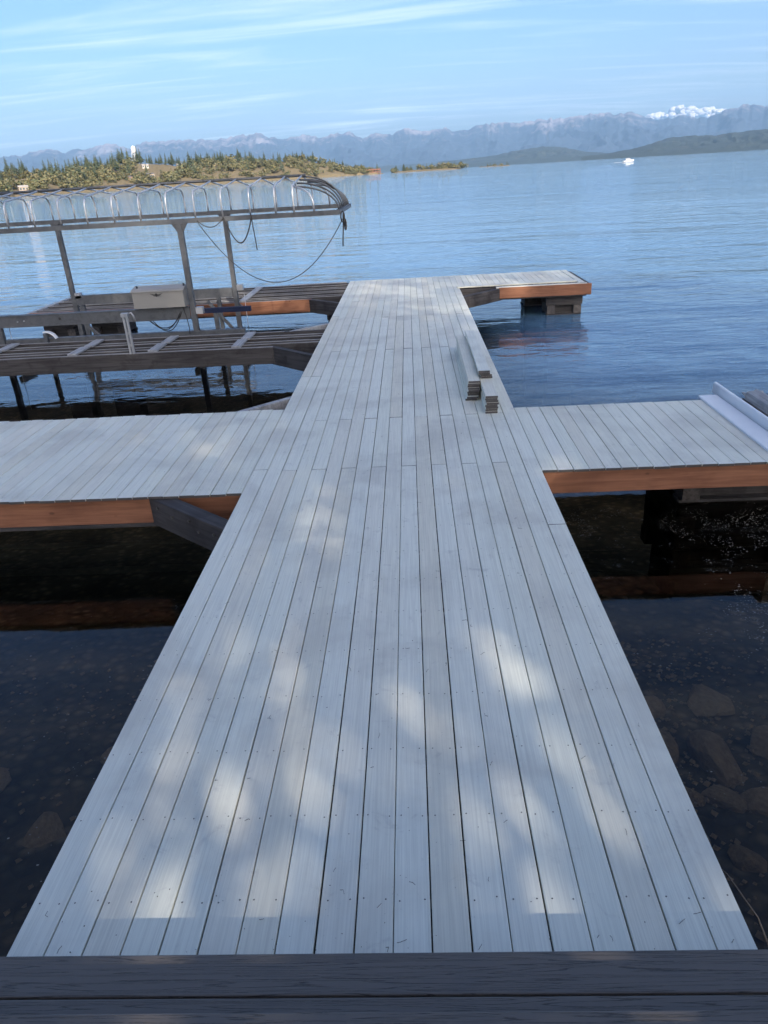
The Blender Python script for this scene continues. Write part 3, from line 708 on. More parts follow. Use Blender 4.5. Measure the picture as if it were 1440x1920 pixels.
# winch plate on its own short stand at the back
wp = MB(); 
for a, b in zip(np.linspace(20, 100, 7)[:-1], np.linspace(20, 100, 7)[1:]):
    a, b = math.radians(a), math.radians(b)
    wp.bar((-7.05 + .20 * math.cos(a), 13.64, -.05 + .20 * math.sin(a)), (-7.05 + .20 * math.cos(b), 13.64, -.05 + .20 * math.sin(b)), .10, .02, (0, 0, 1))
wst = part(MB().box((-7.10, 13.60, -.8), (-7.03, 13.67, .12)), 'winch_stand', M['alu'])
part(wp, 'winch_guard', M['white'], parent=wst)

# ropes hung on the canopy
rp = MB().tube(hang((-3.78, LF - .05, 1.93), (-1.17, LF - .02, 1.86), 1.06, 30), .008, 6).build('rope', M['rope'], smooth=True)
tag(rp, 'long dark rope sagging from the canopy rail to its end', 'rope')
kn = thing('rope_knot', 'dark rope knotted in loops at the canopy end', 'rope', (-1.16, LF, 1.9))
for k in range(4):
    a = random.random() * 6; c = Vector((-1.165 + .012 * k, LF - .03 + .015 * k, 1.90 - .045 * k)); 
    child(MB().tube([c + Vector((.045 * math.cos(t) * math.cos(a), .045 * math.cos(t) * math.sin(a) - .02, .09 * math.sin(t))) for t in np.linspace(0, 6.28, 14)], .012, 6).build('loop', M['rope'], smooth=True), kn)
child(MB().tube(hang((-1.16, LF - .03, 1.82), (-1.20, LF - .02, 1.40), .0, 6, .01), .012, 6).build('rope_end', M['rope'], smooth=True), kn)
rp = MB().tube(hang((-3.30, LF - .05, 1.98), (-2.80, LF - .05, 1.99), .43, 20, .02), .012, 6).build('rope', M['rope'], smooth=True)
tag(rp, 'thick doubled rope looped under the canopy rail beside the rear post', 'rope')
rp = MB().tube([(-2.80, LF - .06, 2.01), (-2.79, LF - .06, 1.8), (-2.775, LF - .06, 1.6), (-2.765, LF - .06, 1.42)], .010, 6).build('rope', M['rope'], smooth=True)
tag(rp, 'short rope end hanging straight down from the canopy rail', 'rope')
rp = MB().tube(hang((-3.79, LF - .06, 1.97), (-3.30, LF - .06, 2.0), .14, 14, .02), .008, 6).build('rope', M['rope'], smooth=True)
tag(rp, 'small slack rope loop close under the canopy rail', 'rope')

# galvanised bracket standing on the open finger
br = thing('mooring_bracket', 'galvanised double-bar bracket standing upright on the open finger', 'bracket', (-4.85, 12.17, JT))
for x in (-4.878, -4.822): child(MB().box((x - .018, 12.13, JT - .12), (x + .018, 12.165, .60)).build('bar', M['galv']), br)
child(MB().box((-4.905, 12.10, .601), (-4.795, 12.19, .66)).build('head', M['galv']), br)
child(MB().tube([(-4.80, 12.2, .64), (-4.76, 12.21, .655), (-4.73, 12.21, .60), (-4.715, 12.21, .50)], .014, 6).build('hook', M['galv'], smooth=True), br)
for y, z in ((12.12, .1), (12.12, .3)): child(MB().box((-4.858, y + .012, z), (-4.842, y + .03, z + .04)).build('rung', M['galv']), br)

# ------------------------------------------------------------------ lake bed rocks, gravel, floating flecks, branch
def bed_z(x, y):
    b = WATER - 0.22 - 0.20 * max(y - 1.2, 0) * min(max(1.1 - .02 * y, .35), 1); return b
def rock_mesh(seed, sub=3):
    import bmesh
    bm = bmesh.new(); bmesh.ops.create_icosphere(bm, subdivisions=sub, radius=1.0); r = random.Random(seed)
    pl = [(Vector((r.gauss(0, 1), r.gauss(0, 1), r.gauss(0, 1))).normalized(), r.uniform(.55, .85)) for _ in range(11)]
    for v in bm.verts:
        for n, d in pl:
            k = v.co.dot(n)
            if k > d: v.co -= n * (k - d) * 0.9
    me = bpy.data.meshes.new('rock'); bm.to_mesh(me); bm.free(); me.materials.append(M['rock']); return me
rocks = [rock_mesh(s) for s in range(6)]
def rock(x, y, s, label, flat=.55):
    o = link('rock', rocks[random.randrange(6)]); o.location = (x, y, bed_z(x, y) + .15 * s); o.scale = (s * random.uniform(.8, 1.3), s * random.uniform(.8, 1.2), s * flat)
    o.rotation_euler = (random.uniform(-.3, .3), random.uniform(-.3, .3), random.uniform(0, 6)); tag(o, label, 'rock', 'rocks on the lakebed')
rock(2.12, 3.95, .24, 'big flat tan rock under the water right of the walkway')
for (x, y, s) in ((1.75, 4.2, .2), (2.0, 3.55, .13), (2.25, 3.5, .16), (2.5, 3.6, .12), (1.8, 3.6, .11), (1.65, 3.7, .09), (2.6, 4.2, .22), (1.62, 3.2, .16), (1.9, 3.0, .13), (2.3, 2.9, .15), (1.55, 4.6, .15), (2.9, 3.9, .2), (3.0, 3.2, .25), (2.0, 2.4, .18), (1.85, 4.75, .14), (2.4, 4.8, .2)):
    rock(x, y, s, 'brown rock on the shallow lakebed right of the walkway')
for (x, y, s) in ((-2.2, 2.9, .12), (-2.6, 3.3, .15), (-3.0, 2.8, .2), (-2.0, 2.3, .1), (-3.3, 3.8, .18), (-2.5, 4.2, .13)):
    rock(x, y, s, 'dark rock on the shallow lakebed left of the walkway')
peb = MB(); ico = [(1,0,0),(-1,0,0),(0,1,0),(0,-1,0),(0,0,1),(0,0,-1)]; icf = [(0,2,4),(2,1,4),(1,3,4),(3,0,4),(2,0,5),(1,2,5),(3,1,5),(0,3,5)]
for k in range(3200):
    x = random.uniform(1.1, 4.0) if k % 4 else random.uniform(-4.6, -1.3); y = random.uniform(1.6, 6.0); s = random.uniform(.008, .026); z = bed_z(x, y) + random.uniform(-.02, .05)
    peb.add([(x + s * a * random.uniform(.7, 1.4), y + s * b * random.uniform(.7, 1.4), z + .6 * s * c) for a, b, c in ico], icf)
o = peb.build('lakebed_gravel', M['rock'], smooth=False, kind='stuff'); o['label'] = 'brown gravel covering the shallow lakebed'; o['category'] = 'gravel'

fl = MB(); n = 0
FR = np.random.default_rng(5)
cand = FR.random((60000, 2)) * np.array([3.4, 4.2]) + np.array([1.25, 2.6])
dens = fbm2(cand[:, 0] * 1.5 + 20, cand[:, 1] * 1.1 + 7, 21, 4); dens2 = fbm2(cand[:, 0] * 6, cand[:, 1] * 6, 31, 3)
keep = (dens > 0.47) & (dens2 > 0.47) & (FR.random(len(cand)) < 0.22 + 0.5 * (dens - .47) * 6) & (cand[:, 1] > 2.9 + 0.8 * FR.random(len(cand)))
pts = list(cand[keep][:5500])
cl = FR.random((420, 2)) * np.array([2.6, 3.2]) + np.array([-4.3, 2.4]); pts += list(cl[fbm2(cl[:, 0] * 2, cl[:, 1] * 2, 44) > .5])
for x, y in pts:
    r = 0.0022 + 0.0060 * random.random() ** 2; a0 = random.random() * 6; e = random.uniform(.4, 1)
    vs = [(x + r * math.cos(a0 + t) * random.uniform(.6, 1.3), y + r * e * math.sin(a0 + t) * random.uniform(.6, 1.3), WATER + .004) for t in np.linspace(0, 6.283, 6)[:-1]]
    fl.add(vs, [tuple(range(5))])
o = fl.build('floating_flecks', M['fleck'], kind='stuff'); o['label'] = 'pale pollen and foam flecks drifting on the dark water'; o['category'] = 'flecks'

bh = thing('branch', 'bare dead branch in the shallows by the stairs', 'branch', (1.5, 1.95, bed_z(1.5, 1.95)))
def twig(pts, r, r2): child(MB().tube([(x - .27, y + .08, z) for x, y, z in pts], r * 1.3, 6, r2 * 1.3).build('twig', M['twig'], smooth=True), bh)
twig([(1.95, 1.62, -.86), (1.80, 1.85, -.70), (1.62, 2.02, -.56), (1.50, 2.08, -.50)], .010, .004)
twig([(1.78, 1.88, -.69), (1.76, 2.10, -.60), (1.72, 2.34, -.62), (1.64, 2.52, -.66)], .004, .0018)
twig([(1.70, 1.95, -.62), (1.60, 1.90, -.58), (1.52, 1.82, -.58), (1.50, 1.70, -.62)], .007, .003)
twig([(1.84, 1.80, -.74), (1.70, 1.78, -.60), (1.58, 1.82, -.52)], .005, .002)
twig([(1.88, 1.72, -.79), (1.72, 1.66, -.62), (1.62, 1.60, -.55), (1.54, 1.62, -.50)], .006, .002)

# dry needles and specks blown onto the boards
lt = MB()
for k in range(330):
    x = random.uniform(X0 + .05, X1 - .05); y = 1.65 + 9 * random.random() ** 1.7; a = random.random() * 6.28
    if random.random() < .22:
        L = random.uniform(.012, .04); w = .0009; dx, dy = math.cos(a) * L / 2, math.sin(a) * L / 2; c = random.uniform(-.01, .01)
        lt.bar((x - dx, y - dy, .0035), (x + c, y + c, .0055), .0012, .0012); lt.bar((x + c, y + c, .0055), (x + dx, y + dy, .0035), .0012, .0012)
    else:
        r = random.uniform(.001, .0035); lt.add([(x + r * math.cos(a + t) * random.uniform(.5, 1.4), y + r * math.sin(a + t) * random.uniform(.5, 1.4), .0026) for t in (0, 1.3, 2.6, 3.9, 5.2)] + [(x, y, .0026 + r * .5)], [(0,1,5),(1,2,5),(2,3,5),(3,4,5),(4,0,5)])
o = lt.build('needle_litter', M['litter'], kind='stuff'); o['label'] = 'dry pine needles and specks scattered on the boards'; o['category'] = 'litter'

# ------------------------------------------------------------------ trees on the bank behind, whose shade covers the dock
# sunlit openings in the crowns, given where their light lands on the deck: x, y, half widths, openness
GAPS = [(-2.32,7.31,.80,.70,.6), (-.85,5.54,.40,.95,.8), (-1.25,4.63,.25,.60,.6), (-1.10,3.50,.32,.55,.55), (-1.22,3.00,.30,.45,.75), (-1.12,2.10,.40,.46,.85),
        (-.70,2.90,.12,.55,.7), (-.48,2.50,.10,.50,.7), (-.50,2.02,.22,.34,.7), (.47,3.05,.24,.55,.75), (.50,2.25,.34,.62,.85), (.62,2.75,.14,.3,.6), (.95,1.85,.36,.20,.75), 
        (1.60,6.1,.45,.35,.7), (2.45,17.3,.30,.30,.8), (-3.7,17.25,1.3,.5,.9), (-4.5,18.3,.5,1.3,.9), (-5.6,17.9,.7,.3,.6), (-5.2,12.1,.35,.3,.6), (.25,1.62,.2,.12,.5), (1.5,1.5,.4,.3,.8)]
def open_prob(P):
    q = P - np.outer(P[:, 2] / SUN.z, np.array(SUN)); pr = np.zeros(len(P))
    for (x, y, a, b, w) in GAPS:
        d = np.sqrt(((q[:, 0] - x) / a) ** 2 + ((q[:, 1] - y) / b) ** 2); pr = np.maximum(pr, w * np.clip((1.4 - d) / 0.9, 0, 1))
    edge = 20.0 + 0.8 * (q[:, 0] > -2.2) + 1.2 * np.sin(q[:, 0] * 1.7) * .5
    pr = np.maximum(pr, 0.8 * np.clip((q[:, 1] - edge) / 1.5, 0, 1)); return pr
def bank_tree(x, y, h, r, seed, label):
    R = np.random.default_rng(seed); z0 = bank_z(x, y) - .3
    t = thing('pine_tree', label, 'tree', (x, y, z0), 'pines on the bank behind the stairs')
    lean = R.uniform(-.4, .4, 2); trunk = MB().tube([(x, y, z0), (x + lean[0] * .3, y + lean[1] * .3, z0 + h * .4), (x + lean[0], y + lean[1], z0 + h * .95)], .26, 10, .05)
    N = 230; lo = 9.4 - z0; qs = []
    for i in range(N):
        u = R.random() ** .85; zz = lo + (h - lo) * u; rad = r * (1 - .50 * u ** 2) * math.sqrt(R.random()) * 1.05; a = R.uniform(0, 6.283)
        c = np.array([x + lean[0] * u + rad * math.cos(a), y + lean[1] * u + rad * math.sin(a), z0 + zz + R.normal(0, .2)])
        if i % 4 == 0: trunk.tube([(x + lean[0] * u, y + lean[1] * u, z0 + zz - rad * .25), tuple(c)], .05, 5, .012, False)
        k = 30; d = R.normal(0, 1, (k, 3)) * np.array([.70, .70, .42]); qs.append(c + d)
    P = np.concatenate(qs); P = P[R.random(len(P)) > open_prob(P)]
    n = len(P); s = R.uniform(.10, .20, n)[:, None]; u = R.normal(0, 1, (n, 3)); u /= np.linalg.norm(u, axis=1)[:, None]
    v = np.cross(u, R.normal(0, 1, (n, 3))); v /= np.linalg.norm(v, axis=1)[:, None]
    Q = np.stack([P - u * s, P + v * s * .55, P + u * s, P - v * s * .55], 1)
    child(trunk.build('trunk', M['bark'], smooth=True), t); child(link('crown', quads_mesh('crown', Q), M['needles']), t)
for i, (x, y, h, r) in enumerate(((-6.0, -15.5, 19.2, 3.4), (-2.4, -17.5, 20.7, 3.3), (1.2, -15.0, 19.2, 3.4), (4.4, -17.8, 21.2, 3.5), (7.4, -15.0, 20.2, 3.4), (10.4, -17.5, 21.2, 3.5), (13.4, -15.2, 20.2, 3.4), (16.6, -17.0, 20.7, 3.5), (19.8, -15.6, 19.7, 3.3), (2.8, -13.4, 12.0, 3.0), (6.0, -13.0, 12.5, 2.9), (9.0, -13.2, 12, 2.9))):
    bank_tree(x, y, h + 3.4, r, 100 + i, 'tall pine standing on the bank behind the stairs')

# ------------------------------------------------------------------ the wooded point across the bay
PEN = [(-700, 352, 40), (-300, 345, 45), (-120, 338, 50), (0, 334, 1), (60, 330, 1), (110, 332, 1), (170, 322, 1), (225, 309, 1), (267, 306, 1), (307, 309, 1), (345, 313, 1), (400, 306, 1), (447, 302, 1), (480, 306, 1), (509, 307, 1), (545, 301, 1), (575, 301, 1), (605, 308, 1), (634, 315, 1), (673, 323, 1), (700, 325.2, 1), (722, 326, 1)]
pa = np.array([bearing(p[0], p[1])[0] for p in PEN]); pt = np.array([max(bearing(p[0], p[1])[1], 0.0) for p in PEN])
order = np.argsort(pa); pa, pt = pa[order], pt[order]
A0, A1 = pa[0], pa[-1]
def pen_front(a): return np.interp(a, [A0, bearing(0, 367)[0], bearing(350, 346)[0], A1], [820, 960, 1180, 1560])
def pen_depth(a): return np.interp(a, [A0, bearing(350, 346)[0], bearing(600, 330)[0], A1], [520, 480, 320, 60])
def pen_h(a, u):
    crest = np.interp(a, pa, pt) * (pen_front(a) + .55 * pen_depth(a)) + 3.0
    p = np.where(u < .55, np.sin(np.clip(u / .55, 0, 1) * math.pi / 2) ** 1.15, np.cos(np.clip((u - .55) / .45, 0, 1) * math.pi / 2))
    ledge = 3.5 * np.clip(u / .035, 0, 1) * np.clip((1 - u) / .05, 0, 1)
    n = (fbm2(a * 160 + 40, u * 6 + 3, 61, 5) - .5)
    return WATER - .3 + (crest - 3) * p * (1 + .35 * n * (1 - p)) + ledge * (1 + 1.0 * n)
aa = np.linspace(A0, A1, 420); uu = np.concatenate([np.linspace(0, .06, 8), np.linspace(.08, 1, 46)])
ga, gu = np.meshgrid(aa, uu, indexing='ij'); gr = pen_front(ga) + gu * pen_depth(ga) + 14 * (fbm2(ga * 220, gu * 0 + 1, 71, 4) - .5) * (gu < .5)
taper = np.clip((A1 - ga) / .012, 0, 1)
gz = WATER - .3 + (pen_h(ga, gu) - WATER + .3) * taper
P = np.stack([np.sin(ga) * gr, np.cos(ga) * gr, gz], -1)
link('headland', grid_mesh('headland', P), M['grass'], kind='structure')
def on_pen(px, u):
    a = bearing(px, 340)[0]; r = float(pen_front(a) + u * pen_depth(a)); return Vector((math.sin(a) * r, math.cos(a) * r, float(pen_h(np.array(a), np.array(u)))))

# islets beyond the tip: low strips
def islet(px0, px1, dist, hgt, name):
    a0, a1 = bearing(px0, 325)[0], bearing(px1, 318)[0]; aa = np.linspace(a0, a1, 60); uu = np.linspace(0, 1, 9); ga, gu = np.meshgrid(aa, uu, indexing='ij')
    s = (ga - a0) / (a1 - a0); gr = dist + (gu - .5) * 70 * np.sin(math.pi * np.clip(s, .02, .98)) ** .5
    gz = WATER - .4 + (hgt * (.6 + .8 * fbm2(s * 9, gu * 2, 81))) * np.sin(math.pi * gu) ** .6 * np.clip(np.sin(math.pi * s) * 4, 0, 1)
    link(name, grid_mesh(name, np.stack([np.sin(ga) * gr, np.cos(ga) * gr, gz], -1)), M['grass'], kind='structure')
islet(731, 868, 1700, 3.4, 'islet'); islet(896, 958, 2300, 2, 'islet')

# far conifers and shrubs
def conifer_mesh(seed):
    R = random.Random(seed); mb = MB(); fol = MB()
    mb.tube([(0, 0, -.05), (0, 0, .5), (0, 0, .97)], .018, 5, .004)
    nl = R.randint(12, 15); base = R.uniform(.10, .22); wid = R.uniform(.22, .32)
    for i in range(nl):
        s = i / (nl - 1); z = base + (1 - base) * s ** .95; rr = wid * (1 - s) ** .8 * R.uniform(.75, 1.2) + .012; nb = 8 if s < .6 else 6
        a0 = R.random() * 6
        for j in range(nb):
            a = a0 + 6.283 * j / nb + R.uniform(-.3, .3); r = rr * R.uniform(.55, 1.25); da = R.uniform(.35, .6); dz = .07 * (1 - .6 * s); dr = -.06 * R.uniform(.3, 1.2) * (1 - s)
            p0 = (0, 0, z + dz); p1 = (r * .7 * math.cos(a - da), r * .7 * math.sin(a - da), z + dr * .6); p2 = (r * math.cos(a), r * math.sin(a), z + dr); p3 = (r * .7 * math.cos(a + da), r * .7 * math.sin(a + da), z + dr * .6)
            fol.add([p0, p1, p2, p3], [(0, 1, 2), (0, 2, 3)])
    me = bpy.data.meshes.new('conifer'); k = len(mb.v); me.from_pydata(mb.v + fol.v, [], mb.f + [tuple(i + k for i in f) for f in fol.f])
    me.materials.append(M['bark']); me.materials.append(M['conifer'])
    for p in me.polygons[len(mb.f):]: p.material_index = 1
    return me
def shrub_mesh(seed):
    R = np.random.default_rng(seed); n = 260; d = R.normal(0, 1, (n, 3)); d /= np.linalg.norm(d, axis=1)[:, None]; lob = R.normal(0, .28, (7, 3)) * [1, 1, .5]
    c = lob[R.integers(0, 7, n)]; P = c + d * R.uniform(.15, .36, (n, 1)); P[:, 2] = np.abs(P[:, 2] + .35)
    s = R.uniform(.05, .11, (n, 1)); u = R.normal(0, 1, (n, 3)); u /= np.linalg.norm(u, axis=1)[:, None]; v = np.cross(u, d); v /= np.linalg.norm(v, axis=1)[:, None] + 1e-6
    me = quads_mesh('shrub', np.stack([P - u * s, P - v * s, P + u * s, P + v * s], 1)); me.materials.append(M['shrub']); return me
CON = [conifer_mesh(s) for s in range(7)]; SHR = [shrub_mesh(s) for s in range(5)]
def far_tree(p, h, label, group, kind='conifer'):
    if kind == 'conifer': o = link('conifer_tree', CON[random.randrange(7)]); o.scale = (h * random.uniform(.85, 1.25),) * 2 + (h,)
    else: o = link('shrub', SHR[random.randrange(5)]); o.scale = (h * random.uniform(.9, 1.5), h * random.uniform(.9, 1.5), h)
    o.location = p; o.rotation_euler = (0, 0, random.random() * 6.28); tag(o, label, 'tree' if kind == 'conifer' else 'shrub', group); return o
R = random.Random(3)
bands = [(-40, 60, 42), (60, 150, 44), (150, 245, 54), (245, 300, 26), (300, 380, 40), (380, 450, 32), (450, 520, 26), (520, 600, 24), (600, 660, 18), (660, 712, 10)]
for a, b, n in bands:
    for k in range(n):
        px = R.uniform(a, b); u = R.choice((R.uniform(.42, .62), R.uniform(.42, .62), R.uniform(.10, .55)))
        if 255 < px < 335 and u < .5 and R.random() < .7: continue
        if 520 < px < 590 and u > .45 and R.random() < .5: continue
        far_tree(on_pen(px, u) - Vector((0, 0, .3)), (9 + 17 * R.random() ** 1.3) * (1.0 if px < 600 else .75), 'dark green conifer among many on the wooded point', 'conifers on the wooded point')
for k in range(290):
    px = R.uniform(-60, 700); u = R.uniform(.02, .40) if R.random() < .8 else R.uniform(.4, .6)
    if 255 < px < 335 and u > .25: continue
    far_tree(on_pen(px, u) - Vector((0, 0, .2)), R.uniform(6, 16), 'olive shrub among many on the slopes of the wooded point', 'shrubs on the wooded point', 'shrub')
for px0, px1, d, n, lab in ((734, 867, 1700, 44, 'small tree on the low wooded islet beyond the point'), (899, 955, 2300, 14, 'tiny tree on the farthest low islet')):
    for k in range(n):
        px = R.uniform(px0, px1); p = far_point(px, 320, d + R.uniform(-15, 15)); p.z = .6
        far_tree(p, R.uniform(7, 17) if d < 2000 else R.uniform(5, 11), lab, 'trees on the islets', 'conifer' if R.random() < .55 else 'shrub')

# houses on the point
M['siding_t'] = m_plain('tan siding', (0.30, 0.24, 0.18), .8, .1); M['siding_w'] = m_plain('cream siding', (0.36, 0.34, 0.30), .7, .05)
M['siding_b'] = m_plain('brown siding', (0.17, 0.10, 0.065), .8, .2); M['roof_d'] = m_plain('dark roof', (0.10, 0.095, 0.095), .8, .2); M['roof_l'] = m_plain('light roof', (0.30, 0.28, 0.26), .8, .1)
M['boat_w'] = m_plain('white gelcoat', (0.55, 0.55, 0.55), .4, .04); M['glass'] = m_plain('window glass', (0.05, 0.07, 0.09), .08, .1); M['rust'] = m_plain('rust red steel', (0.22, 0.085, 0.055), .8, .3)
def house(px, u, w, d, h, wall, roof, label, nwin=3, flat=False):
    p = on_pen(px, u); t = thing('house', label, 'house', p); a = -math.atan2(p.x, p.y); t.rotation_euler = (0, 0, a + .2); t.scale = (.8, .8, .75)
    def pt(mb, name, mat, parent=t): o = mb.build(name, mat); o.parent = parent; return o
    wl_ = pt(MB().box((-w/2, -d/2, -4), (w/2, d/2, h)), 'wall', M[wall])
    e = .6; rh = .4 if flat else w * .16
    pt(MB().prism([(-d/2 - e, h), (d/2 + e, h), (d/2 + e, h + .35), (0, h + rh + .35), (-d/2 - e, h + .35)], 'x', -w/2 - e, w/2 + e), 'roof', M[roof])
    for k in range(nwin):
        x = -w/2 + w * (k + .5) / nwin; f = pt(MB().box((x - w*.12, -d/2 - .12, h * .28), (x + w*.12, -d/2 - .02, h * .82)), 'window', M['siding_w'])
        pt(MB().box((x - w*.10, -d/2 - .16, h * .33), (x + w*.10, -d/2 - .121, h * .77)), 'pane', M['glass'], f)
house(40, .06, 13, 9, 6, 'siding_t', 'roof_l', 'tan house near the shore at the left edge of the point')
house(18, .22, 8, 7, 5, 'siding_b', 'roof_l', 'small hip-roofed hut above the tan house', 2)
house(247, .10, 9, 8, 6, 'siding_b', 'roof_d', 'dark brown house among trees below the water tower', 2)
house(284, .12, 13, 9, 7, 'siding_t', 'roof_d', 'tan house with bright windows on the shore slope', 3)
house(277, .30, 12, 8, 5, 'siding_w', 'roof_l', 'pale house higher on the bare slope', 3)
house(345, .50, 22, 10, 7, 'siding_w', 'roof_l', 'long white building on the crest of the point', 4, True)
rg = thing('pier_rig', 'rust red steel framework on the tip of the point', 'pier', far_point(700, 326, 1545)); rg.location.z = WATER
for k in range(7):
    o = MB().box((-.35, -.35, -1), (.35, .35, 9.5)).build('pile', M['rust']); o.parent = rg; o.location = (-14 + 4.6 * k, 0, 0)
o = MB().box((-15, -1.0, 7.6), (15, 1.0, 9.0)).build('deck_beam', M['rust']); o.parent = rg; o.location = (0, .6, 0); o.location.y = 1.5
o = MB().box((-15, -.3, 3.4), (15, .3, 4.3)).build('cross_beam', M['rust']); o.parent = rg; o.location.y = -.7

# white water tower
tp = on_pen(261, .60); tp.z = CAM_Z + bearing(256, 304)[1] * tp.xy.length
tw = thing('water_tower', 'white water tower rising above the wooded point', 'water tower', tp); tw.scale = (.66, .66, .7)
def tpt(mb, name, sm=False): o = mb.build(name, M['boat_w'], smooth=sm); o.parent = tw; return o
def lathe(prof, n=20):
    mb = MB(); k = len(prof)
    for r, z in prof:
        for j in range(n): mb.v.append((r * math.cos(6.28319 * j / n), r * math.sin(6.28319 * j / n), z))
    for i in range(k - 1):
        for j in range(n): mb.f.append((i*n + j, i*n + (j+1) % n, (i+1)*n + (j+1) % n, (i+1)*n + j))
    return mb
tpt(lathe([(.1, 19), (4.6, 20.5), (5.8, 22.5), (6.0, 25), (6.0, 30), (5.2, 32.5), (2.6, 34.6), (.8, 35.2), (.8, 36.4), (.05, 36.5)]), 'tank', True)
tpt(lathe([(1.2, -6), (1.2, 20)]), 'riser_pipe', True)
for k in range(6):
    a = k * 1.0472 + .3; tpt(MB().tube([(8.6 * math.cos(a), 8.6 * math.sin(a), -6), (5.6 * math.cos(a), 5.6 * math.sin(a), 23)], .45, 6), 'leg', True)

# ------------------------------------------------------------------ hills and mountains over the lake
def skyline(pts, dist):
    a = np.array([bearing(*p)[0] for p in pts]); h = np.array([bearing(*p)[1] * dist + CAM_Z for p in pts]); o = np.argsort(a); return a[o], h[o]
MS = [(-900,330),(-600,318),(-300,312),(-120,304),(0,295),(40,290),(80,279),(120,285),(155,279),(190,272),(215,271),(245,279),(258,272),(275,266),(340,263),(400,261),(440,256),(465,252),(481,247),(505,257),(530,262),(552,256),(573,252),(600,258),(625,251),(655,248),(680,258),(705,248),(735,254),(755,242),(770,240),(790,246),(812,242),(832,239),(850,245),(870,244),(905,233),(935,229),(962,231),(1000,226),(1050,221),(1075,220),(1100,215),(1130,211),(1150,214),(1182,209),(1200,213),(1213,220),(1232,224),(1258,221),(1282,215),(1305,221),(1325,221),(1360,207),(1385,200),(1403,195),(1440,198),(1520,190),(1700,185),(2000,190),(2400,170)]
def range_mesh(name, sky_pts, d_front, d_crest, d_back, na, nr, seed, mat, rough=.6, spur=15):
    ca, ch = skyline(sky_pts, d_crest); aa = np.linspace(ca[0], ca[-1], na); uu = np.concatenate([np.linspace(0, 1, nr), np.linspace(1, 2, nr // 3)[1:]])
    ga, gu = np.meshgrid(aa, uu, indexing='ij'); cr = np.maximum(np.interp(ga, ca, ch), 2)
    cr = cr * (1 + .06 * (vnoise(ga * 260, seed) - .5) + .022 * (vnoise(ga * 800, seed + 1) - .5))
    uf = np.clip(gu, 0, 1)
    wob = ga + .09 * (fbm2(ga * 14, gu * 4, seed + 5) - .5)
    sp = np.abs(fbm2(wob * spur, gu * .7 + 2, seed + 2, 4) * 2 - 1) * 1.0            # spurs and gullies
    k = 1.05 + 2.6 * sp
    prof = uf ** k
    prof = np.where(gu > 1, np.clip(1 - (gu - 1), 0, 1), prof)
    hn = 1 + rough * (fbm2(ga * 60, gu * 7, seed + 3, 5) - .5) * (1 - np.clip(gu, 0, 1) ** 3)
    h = cr * prof * hn
    foot = (20 + 90 * fbm2(ga * 22, gu * 4, seed + 4, 4)) * np.clip(gu / .12, 0, 1) * np.clip((1 - gu) / .4, 0, 1) * min(1, d_crest / 20000)
    gr = np.where(gu <= 1, d_front + (d_crest - d_front) * gu, d_crest + (d_back - d_crest) * (gu - 1))
    z = WATER - 2 + h + foot
    return link(name, grid_mesh(name, np.stack([np.sin(ga) * gr, np.cos(ga) * gr, z], -1)), mat, kind='structure')
range_mesh('mountain_range', MS, 15500, 22000, 27000, 1100, 80, 200, M['mountain'])
HA = [(820,302.5),(850,300),(880,297),(900,294),(930,291),(960,283),(1000,276),(1027,273.5),(1060,276),(1100,284),(1140,290),(1200,289),(1300,286),(1500,278)]
HB = [(1090,298),(1140,291),(1180,282),(1220,269),(1256,257),(1300,254),(1340,253),(1380,248),(1415,243),(1440,241),(1500,238),(1600,232),(1800,235),(2300,215)]
HC = [(560,331),(640,321),(690,314),(740,310),(800,306),(850,303),(900,302),(960,300),(1000,298),(1060,295)]
range_mesh('far_foothills', HC, 12500, 14500, 15600, 300, 24, 330, M['hill'], .6, 60)
range_mesh('far_hill', HA, 9500, 11500, 12400, 300, 36, 300, M['hill'], .35, 30)
range_mesh('far_hill', HB, 7000, 9000, 10500, 400, 40, 310, M['hill'], .35, 30)

# cumulus peeping over the range
cb = MB(); import bmesh
bm = bmesh.new(); R = random.Random(12); c0 = far_point(1282, 214, 36000)
for k in range(260):
    b0, hh, ww = R.choice(((-.62, 210, .20), (-.12, 430, .20), (.12, 360, .18), (.50, 270, .20), (.78, 160, .14))); s = b0 + R.gauss(0, ww * .6)
    top = hh * max(0, 1 - ((s - b0) / (ww * 1.6)) ** 2); rad = R.uniform(55, 140)
    mat_ = Matrix.Translation((s * 1750, R.uniform(-260, 260), -150 + R.random() ** .6 * top)) @ Matrix.Diagonal((rad * 1.3, rad, rad * .85, 1))
    bmesh.ops.create_icosphere(bm, subdivisions=2, radius=1.0, matrix=mat_)
cv = np.array([v.co[:] for v in bm.verts]); cn = fbm2(cv[:, 0] / 70 + 300, cv[:, 2] / 70 + cv[:, 1] / 90 + 300, 91, 4) - .5
for v, d in zip(bm.verts, cn): v.co += Vector((d * 90, d * 60, d * 110))
me = bpy.data.meshes.new('cloud'); bm.to_mesh(me); bm.free(); me.polygons.foreach_set('use_smooth', [True] * len(me.polygons))
tcl = NT('cloud vapour'); cl_m = tcl.done((0.31, 0.30, 0.31), 1.0, spec=0.0)
tcl.b.inputs['Subsurface Weight'].default_value = 0.0
cloud = link('cloud', me, cl_m); cloud.location = c0; cloud.rotation_euler = (0, 0, -math.atan2(c0.x, c0.y)); tag(cloud, 'small white cumulus cloud peeping over the mountain ridge', 'cloud')

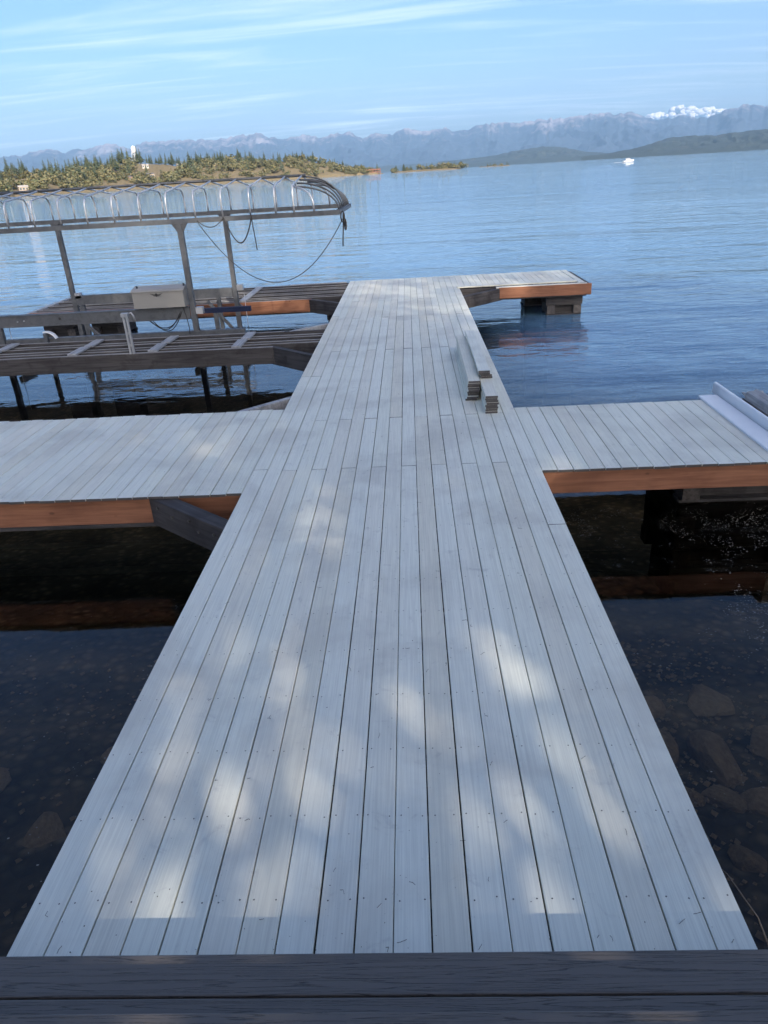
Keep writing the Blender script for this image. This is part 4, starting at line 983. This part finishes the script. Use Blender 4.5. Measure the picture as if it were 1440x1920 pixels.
# ------------------------------------------------------------------ boats on the lake
bp = far_point(1178, 304.5, 640); bp.z = WATER
mboat = thing('motorboat', 'white cabin motorboat speeding across the lake', 'boat', bp); mboat.rotation_euler = (0, 0, .12); mboat.scale = (.8, .8, .8)
def bpt(mb, name, mat, parent=None): o = mb.build(name, mat); o.parent = parent or mboat; return o
hv, hf = [], []
secs = [(-5.2, 1.55, 0.0, 1.25), (-2, 1.6, -.1, 1.35), (1.5, 1.45, -.05, 1.55), (3.8, .85, .25, 1.8), (5.4, .05, .9, 2.05)]
for x, w, zb, ztp in secs: hv += [(x, -w, ztp), (x, -w * .8, zb + .3), (x, 0, zb - .15), (x, w * .8, zb + .3), (x, w, ztp)]
for i in range(4):
    for j in range(4): hf.append((i*5 + j, (i+1)*5 + j, (i+1)*5 + j + 1, i*5 + j + 1))
    hf.append((i*5 + 4, (i+1)*5 + 4, (i+1)*5, i*5))
hf += [(0, 1, 2, 3, 4)]
bpt(MB().add(hv, hf), 'hull', M['boat_w'])
cab = bpt(MB().prism([(-2.6, 1.3), (2.6, 1.5), (1.6, 2.5), (.6, 3.1), (-2.6, 3.1)], 'y', -1.15, 1.15), 'cabin', M['boat_w'])
bpt(MB().prism([(-2.2, 2.3), (1.5, 2.3), (.75, 2.9), (-2.2, 2.9)], 'y', -1.18, 1.18), 'side_window', M['glass'], cab)
bpt(MB().box((-2.8, -1.3, 3.12), (.8, 1.3, 3.25)), 'roof', M['boat_w'], cab)
wk = MB()
for k in range(60):
    x = -5 - 9 * random.random() ** 1.4; s = .2 + .10 * (-x - 5); y = random.gauss(0, s); r = random.uniform(.2, .5)
    wk.add([(x + r * a * 1.8, y + r * b, WATER * 0 + .02 + .4 * r * max(c, -.2)) for a, b, c in ico], icf)
wake = wk.build('wake', M['boat_w'], kind='stuff'); wake.location = bp; wake.scale = (.8, .8, .6); wake.rotation_euler = (0, 0, .12); wake['label'] = 'white wake foam behind the motorboat'; wake['category'] = 'wake'

# ------------------------------------------------------------------ haze
th = NT('haze'); th.n.remove(th.b); pv = th.new('ShaderNodeVolumePrincipled')
pv.inputs['Color'].default_value = (0.36, 0.63, 1.0, 1); pv.inputs['Density'].default_value = 2.3e-5; pv.inputs['Anisotropy'].default_value = -0.12
th.l.new(pv.outputs[0], th.o.inputs['Volume'])
hz_o = MB().box((-33000, -3000, -7.0), (33000, 30000, 1900)).build('haze', th.m, kind='stuff'); hz_o['label'] = 'pale blue air haze over the lake'; hz_o['category'] = 'haze'
